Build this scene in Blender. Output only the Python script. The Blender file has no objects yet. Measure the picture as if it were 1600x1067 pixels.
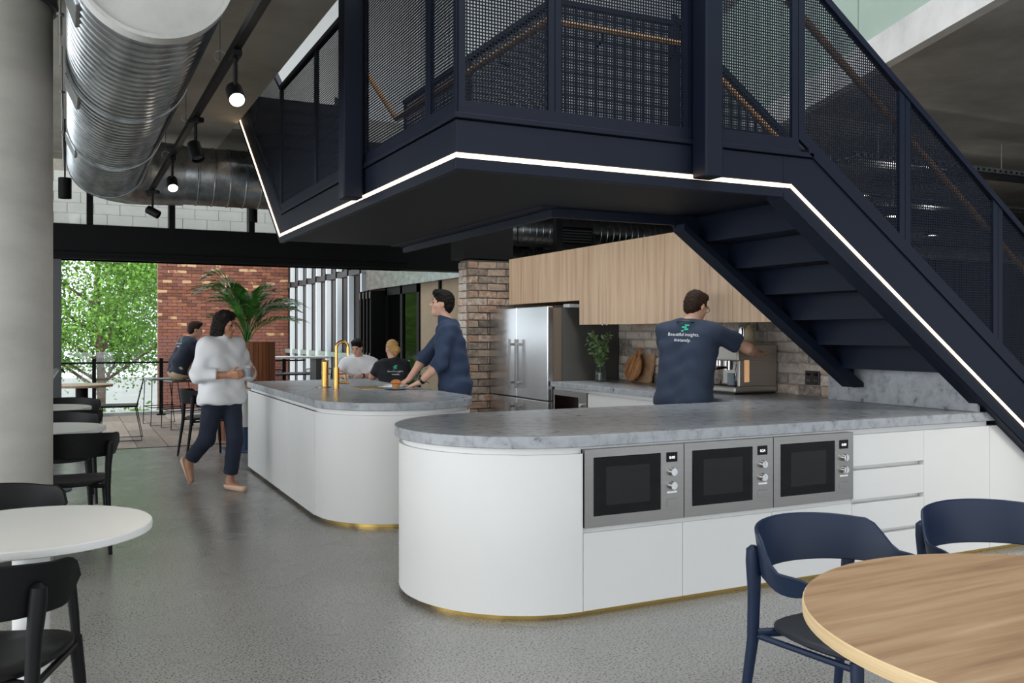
import bpy, bmesh, math, random
import numpy as np
from mathutils import Vector, Matrix
R = math.radians
PI = math.pi
random.seed(7)
scene = bpy.context.scene
COL = scene.collection

# ------------------------------------------------------------------ camera
F_PX, HORIZON, CAM_H = 1412.0, 520.0, 1.40
YAW = math.atan((800 - 105) / F_PX)            # the depth axis (+Y) vanishes at px x = 105
cam_d = bpy.data.cameras.new('camera')
cam_d.sensor_fit = 'HORIZONTAL'; cam_d.sensor_width = 36.0
cam_d.lens = 36.0 * F_PX / 1600.0
cam_d.shift_y = -(1067 / 2 - HORIZON) / 1600.0
cam_d.clip_end = 300
cam = bpy.data.objects.new('camera', cam_d); COL.objects.link(cam)
cam.location = (0, 0, CAM_H); cam.rotation_euler = (R(90), 0, -YAW)
scene.camera = cam

# ------------------------------------------------------------------ sky, daylight, exposure
world = bpy.data.worlds.new('sky'); scene.world = world; world.use_nodes = True
bg = world.node_tree.nodes['Background']
bg.inputs[0].default_value = (0.86, 0.93, 1.0, 1); bg.inputs[1].default_value = 2.5
sun_d = bpy.data.lights.new('sun', 'SUN'); sun_d.energy = 2.2; sun_d.angle = R(12); sun_d.color = (1, .96, .88)
sun = bpy.data.objects.new('sun', sun_d); COL.objects.link(sun); sun.rotation_euler = (R(40), R(-28), 0)
def area(name, loc, rot, sx, sy, power, col=(1, 1, 1)):
    d = bpy.data.lights.new(name, 'AREA'); d.shape = 'RECTANGLE'; d.size = sx; d.size_y = sy; d.energy = power; d.color = col
    o = bpy.data.objects.new(name, d); COL.objects.link(o); o.location = loc; o.rotation_euler = rot; return o
# added area lights for assumed, unbuilt windows (behind and beside the viewer) and an assumed skylight over the stair void
area('assumed_window_light', (1.5, -6.9, 1.9), (R(90), 0, 0), 14, 3.0, 185, (.95, .98, 1))
area('assumed_side_window_light', (-6.9, 2.0, 1.9), (R(90), 0, R(-90)), 12, 3.0, 500, (.95, .98, 1))
area('assumed_roof_light', (3.4, 5.0, 7.0), (0, 0, 0), 4.5, 8, 300, (.95, .98, 1))
vs = scene.view_settings
vs.view_transform = 'Standard'; vs.look = 'None'; vs.gamma = 1; vs.use_curve_mapping = False
vs.exposure = -0.12
scene.cycles.use_denoising = True
scene.cycles.max_bounces = 8; scene.cycles.diffuse_bounces = 4; scene.cycles.glossy_bounces = 4
scene.cycles.transmission_bounces = 6; scene.cycles.transparent_max_bounces = 24
scene.cycles.sample_clamp_indirect = 6; scene.cycles.caustics_reflective = False; scene.cycles.caustics_refractive = False

# ------------------------------------------------------------------ materials
def lin(c):
    return tuple(((v / 255) / 12.92 if v / 255 <= .04045 else ((v / 255 + .055) / 1.055) ** 2.4) for v in c)
M = {}
def nd(nt, t, **kw):
    n = nt.nodes.new(t)
    for k, v in kw.items(): setattr(n, k, v)
    return n
def mat(name, rgb, rough=.5, metal=0., var=0., vscale=6., bump=0., bscale=80., stretch=None, emit=0., alpha=None, rand=0., spec=.5, coat=0.):
    m = bpy.data.materials.new(name); m.use_nodes = True; nt = m.node_tree; L = nt.links
    b = nt.nodes['Principled BSDF']; c = lin(rgb) + (1,)
    b.inputs['Base Color'].default_value = c; b.inputs['Roughness'].default_value = rough; b.inputs['Metallic'].default_value = metal
    b.inputs['Specular IOR Level'].default_value = spec; b.inputs['Coat Weight'].default_value = coat
    tc = nd(nt, 'ShaderNodeTexCoord'); mp = nd(nt, 'ShaderNodeMapping'); L.new(tc.outputs['Object'], mp.inputs[0])
    if stretch: mp.inputs['Scale'].default_value = stretch
    last = None
    if var:
        n = nd(nt, 'ShaderNodeTexNoise'); n.inputs['Scale'].default_value = vscale; n.inputs['Detail'].default_value = 6; n.inputs['Roughness'].default_value = .62
        L.new(mp.outputs[0], n.inputs['Vector'])
        r = nd(nt, 'ShaderNodeMapRange'); r.inputs[1].default_value = .3; r.inputs[2].default_value = .7; r.inputs[3].default_value = 1 - var; r.inputs[4].default_value = 1 + var
        L.new(n.outputs[0], r.inputs[0]); last = r.outputs[0]
    if rand:
        oi = nd(nt, 'ShaderNodeObjectInfo'); r2 = nd(nt, 'ShaderNodeMapRange'); r2.inputs[3].default_value = 1 - rand; r2.inputs[4].default_value = 1 + rand
        L.new(oi.outputs['Random'], r2.inputs[0])
        if last is not None:
            mu = nd(nt, 'ShaderNodeMath', operation='MULTIPLY'); L.new(last, mu.inputs[0]); L.new(r2.outputs[0], mu.inputs[1]); last = mu.outputs[0]
        else: last = r2.outputs[0]
    if last is not None:
        vm = nd(nt, 'ShaderNodeVectorMath', operation='SCALE'); vm.inputs[0].default_value = c[:3]; L.new(last, vm.inputs['Scale'])
        L.new(vm.outputs[0], b.inputs['Base Color'])
    if bump:
        n2 = nd(nt, 'ShaderNodeTexNoise'); n2.inputs['Scale'].default_value = bscale; n2.inputs['Detail'].default_value = 5
        L.new(mp.outputs[0], n2.inputs['Vector'])
        bp = nd(nt, 'ShaderNodeBump'); bp.inputs['Strength'].default_value = bump; bp.inputs['Distance'].default_value = .01
        L.new(n2.outputs[0], bp.inputs['Height']); L.new(bp.outputs[0], b.inputs['Normal'])
    if emit: b.inputs['Emission Color'].default_value = c; b.inputs['Emission Strength'].default_value = emit
    M[name] = m; return m
def ramp(nt, stops):
    r = nd(nt, 'ShaderNodeValToRGB'); e = r.color_ramp.elements
    while len(e) < len(stops): e.new(.5)
    for k, (p, c) in enumerate(stops): e[k].position = p; e[k].color = lin(c) + (1,)
    return r
def ramp_mat(name, stops, source, scale, stretch=(1, 1, 1), rough=.5, detail=6, bump=0., distortion=0., rough2=None):
    """colour ramp over a noise / the object's random number / both"""
    m = mat(name, (128, 128, 128), rough); nt = m.node_tree; L = nt.links; b = nt.nodes['Principled BSDF']
    tc = [n for n in nt.nodes if n.type == 'TEX_COORD'][0]; mp = [n for n in nt.nodes if n.type == 'MAPPING'][0]
    mp.inputs['Scale'].default_value = stretch
    oi = nd(nt, 'ShaderNodeObjectInfo')
    n = nd(nt, 'ShaderNodeTexNoise'); n.inputs['Scale'].default_value = scale; n.inputs['Detail'].default_value = detail; n.inputs['Distortion'].default_value = distortion
    n.inputs['Roughness'].default_value = .6
    if source != 'noise':
        n.noise_dimensions = '4D'
        mw = nd(nt, 'ShaderNodeMath', operation='MULTIPLY'); mw.inputs[1].default_value = 50; L.new(oi.outputs['Random'], mw.inputs[0]); L.new(mw.outputs[0], n.inputs['W'])
    L.new(mp.outputs[0], n.inputs['Vector'])
    r = ramp(nt, stops)
    if source == 'noise': L.new(n.outputs[0], r.inputs[0])
    else:
        mx = nd(nt, 'ShaderNodeMath', operation='MULTIPLY_ADD'); mx.inputs[1].default_value = .55 if source == 'both' else .3
        s = nd(nt, 'ShaderNodeMath', operation='MULTIPLY'); s.inputs[1].default_value = .45 if source == 'both' else .7
        L.new(n.outputs[0], mx.inputs[0]); L.new(oi.outputs['Random'], s.inputs[0]); L.new(s.outputs[0], mx.inputs[2]); L.new(mx.outputs[0], r.inputs[0])
    L.new(r.outputs[0], b.inputs['Base Color'])
    if bump:
        bp = nd(nt, 'ShaderNodeBump'); bp.inputs['Strength'].default_value = bump; bp.inputs['Distance'].default_value = .01
        L.new(n.outputs[0], bp.inputs['Height']); L.new(bp.outputs[0], b.inputs['Normal'])
    return m

# polished concrete floor with fine aggregate
m = ramp_mat('floor', [(.15, (144, 142, 138)), (.5, (153, 151, 147)), (.85, (162, 160, 156))], 'noise', .9, rough=.28, detail=4)
nt = m.node_tree; L = nt.links; b = nt.nodes['Principled BSDF']
tc = [n for n in nt.nodes if n.type == 'TEX_COORD'][0]
v1 = nd(nt, 'ShaderNodeTexNoise'); v1.inputs['Scale'].default_value = 95; v1.inputs['Detail'].default_value = 2; L.new(tc.outputs['Object'], v1.inputs['Vector'])
rs = ramp(nt, [(.38, (70, 70, 70)), (.47, (255, 255, 255))]); L.new(v1.outputs[0], rs.inputs[0])
v2 = nd(nt, 'ShaderNodeTexNoise'); v2.inputs['Scale'].default_value = 60; v2.inputs['Detail'].default_value = 2; L.new(tc.outputs['Object'], v2.inputs['Vector'])
mxn = nd(nt, 'ShaderNodeMix', data_type='RGBA', blend_type='MULTIPLY'); mxn.inputs[0].default_value = .75
cr = [n for n in nt.nodes if n.type == 'VALTORGB' and n != rs][0]
L.new(cr.outputs[0], mxn.inputs[6]); L.new(rs.outputs[0], mxn.inputs[7]); L.new(mxn.outputs[2], b.inputs['Base Color'])
v3 = nd(nt, 'ShaderNodeTexNoise'); v3.inputs['Scale'].default_value = 2.5; v3.inputs['Detail'].default_value = 1; L.new(tc.outputs['Object'], v3.inputs['Vector'])
mr = nd(nt, 'ShaderNodeMapRange'); mr.inputs[3].default_value = .20; mr.inputs[4].default_value = .34; L.new(v3.outputs[0], mr.inputs[0]); L.new(mr.outputs[0], b.inputs['Roughness'])

# mottled grey stone worktop
m = ramp_mat('stone', [(.30, (88, 91, 95)), (.37, (134, 137, 141)), (.5, (152, 155, 159)), (.8, (166, 169, 172))], 'noise', 16, rough=.27, detail=10, distortion=.3)
ramp_mat('concrete', [(.25, (112, 109, 103)), (.5, (136, 133, 127)), (.75, (156, 153, 147))], 'noise', 1.6, rough=.8, detail=9, bump=.08)
ramp_mat('concrete_lit', [(.25, (162, 157, 147)), (.5, (192, 187, 176)), (.75, (208, 203, 192))], 'noise', 1.6, rough=.8, detail=9, bump=.08)  # same concrete, colour raised to stand in for light bounced onto the first slab
ramp_mat('concrete_column', [(.25, (158, 155, 148)), (.5, (180, 177, 170)), (.75, (194, 191, 184))], 'noise', 1.4, stretch=(1, 1, 2.2), rough=.62, detail=9, bump=.04)
ramp_mat('concrete_edge', [(.25, (158, 157, 154)), (.5, (186, 185, 182)), (.75, (200, 199, 196))], 'noise', 3, rough=.75, detail=8)
ramp_mat('oak_upright', [(.28, (152, 125, 100)), (.48, (180, 152, 125)), (.72, (196, 170, 144))], 'noise', 2.2, stretch=(9, 9, .35), rough=.5, detail=8, distortion=.25)
ramp_mat('oak_top', [(.28, (136, 104, 76)), (.5, (166, 133, 101)), (.72, (184, 154, 121))], 'noise', 2.0, stretch=(.8, 12, 8), rough=.38, detail=8, distortion=.3)
ramp_mat('ply_edge', [(.3, (196, 164, 118)), (.7, (224, 198, 156))], 'noise', 2.0, stretch=(1, 1, 60), rough=.5)
ramp_mat('board_wood', [(.3, (122, 70, 40)), (.5, (168, 112, 70)), (.7, (206, 164, 112))], 'noise', 5, stretch=(1, 9, 1.), rough=.5, distortion=.4)
ramp_mat('old_brick', [(.25, (118, 108, 100)), (.38, (166, 155, 144)), (.5, (192, 182, 170)), (.62, (178, 152, 132)), (.74, (206, 199, 190))], 'both', 22, rough=.9, detail=8, bump=.5)
ramp_mat('red_brick', [(.28, (104, 62, 48)), (.45, (132, 78, 56)), (.58, (120, 76, 66)), (.79, (140, 88, 62)), (.81, (188, 150, 112))], 'obj', 6, rough=.85, detail=5, bump=.2)
ramp_mat('deck', [(.3, (128, 112, 98)), (.5, (150, 133, 118)), (.75, (168, 152, 136))], 'both', 3, stretch=(6, .8, 1), rough=.7)
ramp_mat('galvanised', [(.3, (128, 133, 136)), (.5, (158, 162, 165)), (.7, (182, 186, 188))], 'noise', 5, stretch=(2, 1, 2), rough=.3, detail=4)
M['galvanised'].node_tree.nodes['Principled BSDF'].inputs['Metallic'].default_value = 1
ramp_mat('corten', [(.3, (96, 54, 30)), (.5, (128, 74, 42)), (.7, (146, 90, 54))], 'noise', 2.5, stretch=(8, 8, .4), rough=.65)
mat('mortar', (150, 143, 133), .95, var=.12, vscale=20, bump=.3, bscale=120)
mat('white_cabinet', (219, 218, 216), .42, var=.015, vscale=2)
mat('white_table', (222, 222, 220), .4)
mat('white_paint', (228, 229, 228), .6, var=.02)
mat('brass', (196, 164, 92), .28, 1., var=.05, vscale=3)
mat('gold_tap', (206, 160, 86), .24, 1.)
mat('steel', (142, 140, 137), .34, 1., var=.05, vscale=3, stretch=(1, 1, 30))
mat('fridge_steel', (214, 216, 218), .24, 1., var=.03, vscale=2, stretch=(12, 12, .5))
mat('chrome', (225, 225, 225), .08, 1.)
mat('navy_steel', (14, 21, 36), .48, var=.04, spec=.2)
mat('navy_soffit', (16, 19, 27), .55, var=.06, vscale=1.5, spec=.2)
mat('navy_chair', (24, 38, 62), .45, spec=.3)
mat('navy_seat', (20, 24, 34), .6)
mat('navy_base', (40, 62, 92), .5)
mat('black_chair', (15, 15, 16), .5, spec=.2)
mat('black_metal', (11, 11, 12), .5, spec=.12)
mat('black_plastic', (14, 14, 15), .35)
mat('black_glass', (5, 5, 6), .06, spec=.22)
mat('oven_cavity', (20, 21, 22), .12, spec=.3)
mat('dark_wall', (46, 47, 49), .8, var=.1)
mat('grey_panel', (74, 73, 71), .45)
mat('niche', (98, 86, 74), .6)
mat('tan_wall', (150, 132, 108), .8, var=.06)
mat('grey_frame', (70, 72, 74), .5)
mat('fin_white', (216, 222, 226), .5)
mat('block_white', (196, 194, 188), .85, var=.06, vscale=3)
mat('dark_pane', (50, 42, 38), .12, var=.2, vscale=2, spec=.25)
mat('rubber', (30, 30, 31), .8)
mat('handrail_timber', (176, 128, 72), .5, var=.15, stretch=(3, 3, 3))
mat('ground', (150, 152, 146), .9, var=.1, vscale=.4)
mat('bark', (94, 78, 64), .9, var=.25, vscale=9, bump=.5)
mat('leaf', (104, 150, 52), .45, var=.5, vscale=1.6)
mat('leaf_light', (150, 190, 76), .5, var=.4, vscale=1.5)
mat('palm_leaf', (58, 112, 38), .42, rand=.25, var=.25, vscale=4)
mat('vase_leaf', (104, 130, 82), .5, var=.3, vscale=20)
mat('banana_leaf', (28, 58, 28), .35)
mat('soil', (50, 40, 32), .95)
mat('skin', (205, 158, 134), .5, var=.04, vscale=14)
mat('skin_tan', (172, 122, 94), .5, var=.04, vscale=14)
mat('lips', (168, 98, 88), .5)
mat('hair_dark', (24, 18, 15), .6, spec=.15, var=.3, vscale=50, bump=.6, bscale=160)
mat('hair_brown', (48, 32, 22), .6, spec=.15, var=.3, vscale=50, bump=.6, bscale=160)
mat('hair_blond', (186, 142, 82), .5, var=.25, vscale=50, bump=.6, bscale=160)
mat('eye', (22, 18, 16), .2)
mat('tee_navy', (38, 49, 68), .85, var=.08, vscale=40)
mat('shirt_navy', (34, 50, 76), .8, var=.06, vscale=30)
mat('tee_black', (24, 26, 32), .85, var=.08, vscale=40)
mat('shirt_white', (224, 224, 226), .8, var=.02)
mat('jeans_dark', (44, 46, 54), .85, var=.15, vscale=60)
mat('trousers_navy', (26, 34, 52), .85, var=.08, vscale=40)
mat('chino', (178, 158, 128), .85, var=.06, vscale=40)
mat('shoe_nude', (216, 184, 158), .35)
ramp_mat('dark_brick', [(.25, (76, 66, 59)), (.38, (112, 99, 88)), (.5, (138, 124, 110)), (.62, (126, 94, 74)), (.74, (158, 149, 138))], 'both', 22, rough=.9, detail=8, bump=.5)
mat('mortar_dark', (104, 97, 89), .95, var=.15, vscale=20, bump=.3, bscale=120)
mat('machine_steel', (196, 190, 182), .42, 1., var=.05, vscale=3, stretch=(1, 1, 30))
mat('print_white', (232, 232, 232), .7)
mat('print_green', (60, 200, 160), .7)
mat('ceramic_blue', (146, 160, 172), .35)
mat('ceramic_beige', (206, 186, 150), .5, var=.12, vscale=20)
mat('plate_blue', (96, 116, 134), .4)
mat('muffin', (186, 112, 54), .8, var=.2, vscale=60, bump=.5)
mat('muffin_case', (196, 140, 92), .8)
mat('paper', (236, 236, 234), .7)
mat('led', (255, 220, 180), emit=5.)
mat('lamp_glow', (255, 244, 224), emit=28.)
mat('display', (230, 236, 240), emit=1.2)
mat('amber_glow', (246, 190, 136), .4, emit=.35)
mat('phone_glass', (60, 66, 74), .1)
mat('sage_glass', (146, 162, 151), .25, var=.02)

def glass(name, rgb, tint=.12, rough=.02):
    m = bpy.data.materials.new(name); m.use_nodes = True; nt = m.node_tree; nt.nodes.clear()
    o = nd(nt, 'ShaderNodeOutputMaterial'); t = nd(nt, 'ShaderNodeBsdfTransparent'); g = nd(nt, 'ShaderNodeBsdfGlossy'); mx = nd(nt, 'ShaderNodeMixShader')
    t.inputs[0].default_value = tuple(1 - tint * (1 - v) for v in lin(rgb)) + (1,); g.inputs['Roughness'].default_value = rough
    fr = nd(nt, 'ShaderNodeLayerWeight'); fr.inputs[0].default_value = .12
    pw = nd(nt, 'ShaderNodeMath', operation='POWER'); pw.inputs[1].default_value = 3; ml = nd(nt, 'ShaderNodeMath', operation='MULTIPLY_ADD'); ml.inputs[1].default_value = .5; ml.inputs[2].default_value = .04
    fr.inputs[0].default_value = .5; nt.links.new(fr.outputs['Facing'], pw.inputs[0]); nt.links.new(pw.outputs[0], ml.inputs[0]); nt.links.new(ml.outputs[0], mx.inputs[0]); nt.links.new(t.outputs[0], mx.inputs[1]); nt.links.new(g.outputs[0], mx.inputs[2]); nt.links.new(mx.outputs[0], o.inputs[0])
    M[name] = m
glass('clear_glass', (205, 216, 214), .18)
glass('jar_glass', (225, 232, 230), .5)

# square-hole perforated steel, hole grid in metres through the UV map
m = mat('perforated', (12, 18, 31), .5, spec=.15); nt = m.node_tree; L = nt.links; b = nt.nodes['Principled BSDF']
uv = nd(nt, 'ShaderNodeUVMap'); sp = nd(nt, 'ShaderNodeSeparateXYZ'); L.new(uv.outputs[0], sp.inputs[0])
PITCH, HOLE = .0155, .66
outs = []
for ax in (0, 1):
    a = nd(nt, 'ShaderNodeMath', operation='MULTIPLY'); a.inputs[1].default_value = 1 / PITCH; L.new(sp.outputs[ax], a.inputs[0])
    f = nd(nt, 'ShaderNodeMath', operation='FRACT'); L.new(a.outputs[0], f.inputs[0])
    g = nd(nt, 'ShaderNodeMath', operation='LESS_THAN'); g.inputs[1].default_value = HOLE; L.new(f.outputs[0], g.inputs[0]); outs.append(g)
pm = nd(nt, 'ShaderNodeMath', operation='MULTIPLY'); L.new(outs[0].outputs[0], pm.inputs[0]); L.new(outs[1].outputs[0], pm.inputs[1])
iv = nd(nt, 'ShaderNodeMath', operation='SUBTRACT'); iv.inputs[0].default_value = 1; L.new(pm.outputs[0], iv.inputs[1]); L.new(iv.outputs[0], b.inputs['Alpha'])

# ------------------------------------------------------------------ mesh helpers
class MB:
    def __init__(s): s.v = []; s.f = []
    def add(s, vs_, fs):
        o = len(s.v); s.v += [tuple(p) for p in vs_]; s.f += [tuple(i + o for i in f) for f in fs]; return s
    def box(s, x0, x1, y0, y1, z0, z1):
        return s.add([(x0, y0, z0), (x1, y0, z0), (x1, y1, z0), (x0, y1, z0), (x0, y0, z1), (x1, y0, z1), (x1, y1, z1), (x0, y1, z1)],
                     [(0, 3, 2, 1), (4, 5, 6, 7), (0, 1, 5, 4), (1, 2, 6, 5), (2, 3, 7, 6), (3, 0, 4, 7)])
    def mbox(s, mtx, sx, sy, sz):
        vs_ = [mtx @ Vector((a * sx / 2, b_ * sy / 2, c * sz / 2)) for c in (-1, 1) for a, b_ in ((-1, -1), (1, -1), (1, 1), (-1, 1))]
        return s.add(vs_, [(0, 3, 2, 1), (4, 5, 6, 7), (0, 1, 5, 4), (1, 2, 6, 5), (2, 3, 7, 6), (3, 0, 4, 7)])
    def prism(s, poly, z0, z1, axis='z'):
        n = len(poly)
        if axis == 'z': vs_ = [(x, y, z0) for x, y in poly] + [(x, y, z1) for x, y in poly]
        elif axis == 'y': vs_ = [(x, z0, z) for x, z in poly] + [(x, z1, z) for x, z in poly]
        else: vs_ = [(z0, y, z) for y, z in poly] + [(z1, y, z) for y, z in poly]
        return s.add(vs_, [tuple(range(n))[::-1], tuple(range(n, 2 * n))] + [(i, (i + 1) % n, n + (i + 1) % n, n + i) for i in range(n)])
    def tube(s, pts, r, n=10, cap=True):
        pts = [Vector(p) for p in pts]; rs_ = r if isinstance(r, (list, tuple)) else [r] * len(pts)
        up = None; rings = []
        for i, p in enumerate(pts):
            t = (pts[min(i + 1, len(pts) - 1)] - pts[max(i - 1, 0)]).normalized()
            if up is None:
                up = t.cross(Vector((0, 0, 1)) if abs(t.z) < .9 else Vector((1, 0, 0))).normalized()
            up = (up - t * up.dot(t)).normalized(); w = t.cross(up)
            rings.append([p + (up * math.cos(2 * PI * k / n) + w * math.sin(2 * PI * k / n)) * rs_[i] for k in range(n)])
        fs = []
        for i in range(len(pts) - 1):
            for k in range(n): fs.append((i * n + k, i * n + (k + 1) % n, (i + 1) * n + (k + 1) % n, (i + 1) * n + k))
        if cap: fs += [tuple(range(n))[::-1], tuple(range((len(pts) - 1) * n, len(pts) * n))]
        return s.add([q for g in rings for q in g], fs)
    def cyl(s, p0, p1, r0, r1=None, n=16): return s.tube([p0, p1], [r0, r0 if r1 is None else r1], n)
    def lathe(s, prof, n=32, c=(0, 0, 0), m=None, cap=True):
        vs_ = []
        for r, z in prof:
            for k in range(n):
                p = Vector((r * math.cos(2 * PI * k / n), r * math.sin(2 * PI * k / n), z))
                vs_.append(((m @ p) if m else p) + Vector(c))
        fs = [(i * n + k, i * n + (k + 1) % n, (i + 1) * n + (k + 1) % n, (i + 1) * n + k) for i in range(len(prof) - 1) for k in range(n)]
        if cap: fs += [tuple(range(n))[::-1], tuple(range((len(prof) - 1) * n, len(prof) * n))]
        return s.add(vs_, fs)
    def ell(s, c, r, n=16, m=None):
        prof = [(max(1e-4, math.sin(PI * i / 10)), -math.cos(PI * i / 10)) for i in range(11)]
        mm = (m.to_4x4() if m else Matrix.Identity(4)) @ Matrix.Diagonal((r[0], r[1], r[2], 1))
        return s.lathe(prof, n, c, mm)
    def build(s, name, material, parent=None, smooth=True, bevel=0., seg=2, uv=None, angle=38, recalc=True):
        me = bpy.data.meshes.new(name); me.from_pydata(s.v, [], s.f); me.update()
        if recalc:
            bm = bmesh.new(); bm.from_mesh(me); bmesh.ops.recalc_face_normals(bm, faces=bm.faces); bm.to_mesh(me); bm.free()
        if uv:
            lay = me.uv_layers.new(name='UVMap')
            for l in me.loops: lay.data[l.index].uv = uv(me.vertices[l.vertex_index].co)
        if smooth: me.shade_smooth(); me.set_sharp_from_angle(angle=R(angle))
        me.materials.append(M[material])
        return link(name, me, parent, bevel, seg)
def link(name, me, parent=None, bevel=0., seg=2):
    o = bpy.data.objects.new(name, me); COL.objects.link(o); o.parent = parent
    if bevel:
        md = o.modifiers.new('bevel', 'BEVEL'); md.width = bevel; md.segments = seg; md.limit_method = 'ANGLE'; md.angle_limit = R(40)
    return o
def tag(o, label=None, cat=None, group=None, kind=None):
    for k, v in (('label', label), ('category', cat), ('group', group), ('kind', kind)):
        if v: o[k] = v
    return o
def thing(name, label, cat, loc=(0, 0, 0), rz=0., group=None):
    o = bpy.data.objects.new(name, None); COL.objects.link(o); o.location = loc; o.rotation_euler = (0, 0, rz); o.empty_display_size = .1
    return tag(o, label, cat, group)
def copy_tree(o, parent=None):
    c = o.copy(); COL.objects.link(c); c.parent = parent
    for ch in list(o.children): copy_tree(ch, c)
    return c
def place(proto, first, loc, rz, label=None):
    o = proto if first else copy_tree(proto)
    o.location = loc; o.rotation_euler = (0, 0, rz)
    if label: o['label'] = label
    return o
def struct(o, label=None): o['kind'] = 'structure'; return tag(o, label)
def arc(cx, cy, r, a0, a1, n):
    return [(cx + r * math.cos(R(a0 + (a1 - a0) * i / n)), cy + r * math.sin(R(a0 + (a1 - a0) * i / n))) for i in range(n + 1)]
def text_mesh(body, size, name, material, parent, mtx, depth=.0006, align='CENTER', project=None):
    cu = bpy.data.curves.new(name, 'FONT'); cu.body = body; cu.size = size; cu.align_x = align; cu.extrude = depth; cu.resolution_u = 2
    t = bpy.data.objects.new(name, cu); COL.objects.link(t)
    me = bpy.data.meshes.new_from_object(t.evaluated_get(bpy.context.evaluated_depsgraph_get()))
    bpy.data.objects.remove(t); me.transform(mtx)
    if project:
        for v in me.vertices: v.co = project(v.co)
    me.materials.clear(); me.materials.append(M[material])
    return link(name, me, parent)
# ------------------------------------------------------------------ the setting: slabs, walls, terrace
struct(MB().box(-7, 16, -7, 11.83, -.3, 0).box(5.45, 16, 11.83, 20, -.3, 0).build('floor', 'floor', smooth=False), 'polished grey concrete floor')
SK = lambda y: 5.257 + (y - 3.768) * .368                       # skewed edge of the upper slab over the stair void
ceil1 = struct(MB().prism([(-7, -7), (1.53, -7), (1.53, 12.2), (-7, 12.2)], 3.5, 3.74).build('ceiling', 'concrete_lit', smooth=False))
ceil2 = struct(MB().prism([(1.53, 9.6), (SK(9.6), 9.6), (16, 9.6), (16, 20), (5.4, 20), (5.4, 12.2), (1.53, 12.2)], 3.5, 3.74).build('ceiling', 'concrete', smooth=False))
ceil3 = struct(MB().prism([(SK(-7), -7), (16, -7), (16, 9.6), (SK(9.6), 9.6)], 3.5, 3.74).build('ceiling', 'concrete', smooth=False))
e = Vector((.368, 1, 0)).normalized()
eb = MB()
a, b_ = Vector((SK(-3) - .012, -3, -.004)), Vector((SK(9.6) - .012, 9.6, -.004))
eb.add([a + Vector((0, 0, 3.5)), b_ + Vector((0, 0, 3.5)), b_ + Vector((0, 0, 3.76)), a + Vector((0, 0, 3.76)),
        a + Vector((.1, 0, 3.5)), b_ + Vector((.1, 0, 3.5)), b_ + Vector((.1, 0, 3.76)), a + Vector((.1, 0, 3.76))],
       [(0, 1, 2, 3), (4, 7, 6, 5), (0, 4, 5, 1), (3, 2, 6, 7), (0, 3, 7, 4), (1, 5, 6, 2)])
struct(eb.build('trim_1', 'concrete_edge', smooth=False), 'pale concrete slab edge of the upper floor')
# sage-tinted glass guard standing on the slab edge, one pane after another
gg = thing('glass_guard', 'sage green frosted panel guard along the upper concrete slab edge', 'balustrade', (0, 0, 0))
t = -2.
while t < 9.4:
    p, q = Vector((SK(t) + .05, t, 0)), Vector((SK(min(t + 1.48, 9.6)) + .05, min(t + 1.48, 9.6), 0)); n = Vector((1, -.368, 0)).normalized() * .015
    MB().add([p - n + Vector((0, 0, 3.76)), q - n + Vector((0, 0, 3.76)), q - n + Vector((0, 0, 5.2)), p - n + Vector((0, 0, 5.2)),
              p + n + Vector((0, 0, 3.76)), q + n + Vector((0, 0, 3.76)), q + n + Vector((0, 0, 5.2)), p + n + Vector((0, 0, 5.2))],
             [(0, 1, 2, 3), (4, 7, 6, 5), (0, 4, 5, 1), (3, 2, 6, 7), (0, 3, 7, 4), (1, 5, 6, 2)]).build('pane', 'sage_glass', gg, smooth=False)
    t += 1.5
# upper level: white back wall and roof round the assumed skylight opening
struct(MB().box(-7, 16, 13, 13.2, 3.74, 7.2).build('wall_upper_back', 'white_paint', smooth=False))
struct(MB().box(15.8, 16, -7, 13, 3.74, 7.2).build('wall_upper_side', 'white_paint', smooth=False))
struct(MB().box(-7, 1.1, -7, 13, 7.2, 7.4).box(5.8, 16, -7, 13, 7.2, 7.4).box(1.1, 5.8, 9.2, 13, 7.2, 7.4).build('ceiling', 'white_paint', smooth=False))
# walls of the hall
struct(MB().box(5.3, 5.45, 4.9, 9.62, 0, 2.235).build('wall_kitchen', 'mortar', smooth=False))
struct(MB().box(5.4, 5.55, 12.3, 14.5, -.2, 3.5).build('wall_terrace_side', 'tan_wall', smooth=False))
struct(MB().box(5.55, 16, 17.8, 18, 0, 3.5).build('wall_back', 'dark_wall', smooth=False))
struct(MB().box(15.8, 16, -2, 18, 0, 3.5).build('wall_side', 'dark_wall', smooth=False))
struct(MB().box(-7, 4.15, 11.68, 11.96, 2.26, 2.67).box(-7, 4.15, 11.64, 12.0, 2.26, 2.30).box(-7, 4.15, 11.64, 12.0, 2.345, 2.36).build('trim_2', 'black_metal', smooth=False, bevel=.004), 'deep black steel door head beam')
struct(MB().box(4.1, 4.74, 9.6, 9.98, 2.262, 2.68).box(4.15, 5.45, 11.68, 11.96, 2.26, 2.67).build('trim_3', 'black_metal', smooth=False), 'black steel beam over the brick pillar')
for k, xm in enumerate((-1.35, .24, 1.15, 2.1, 3.1, 4.1)):
    struct(MB().box(xm - .035, xm + .035, 11.72, 11.9, 2.67, 3.5).build('trim_%d' % (4 + k), 'black_metal', smooth=False))
win = struct(MB().box(-7, 4.15, 11.80, 11.82, 2.67, 3.5).build('window_1', 'clear_glass', smooth=False))
struct(MB().box(-.34, -.06, 11.70, 11.92, 0, 2.26).build('door_1', 'grey_frame', smooth=False, bevel=.005))
struct(MB().box(-7, 5.3, 11.83, 11.87, -.05, .004).build('trim_12', 'black_metal', smooth=False), 'black sliding door track in the floor')

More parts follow.
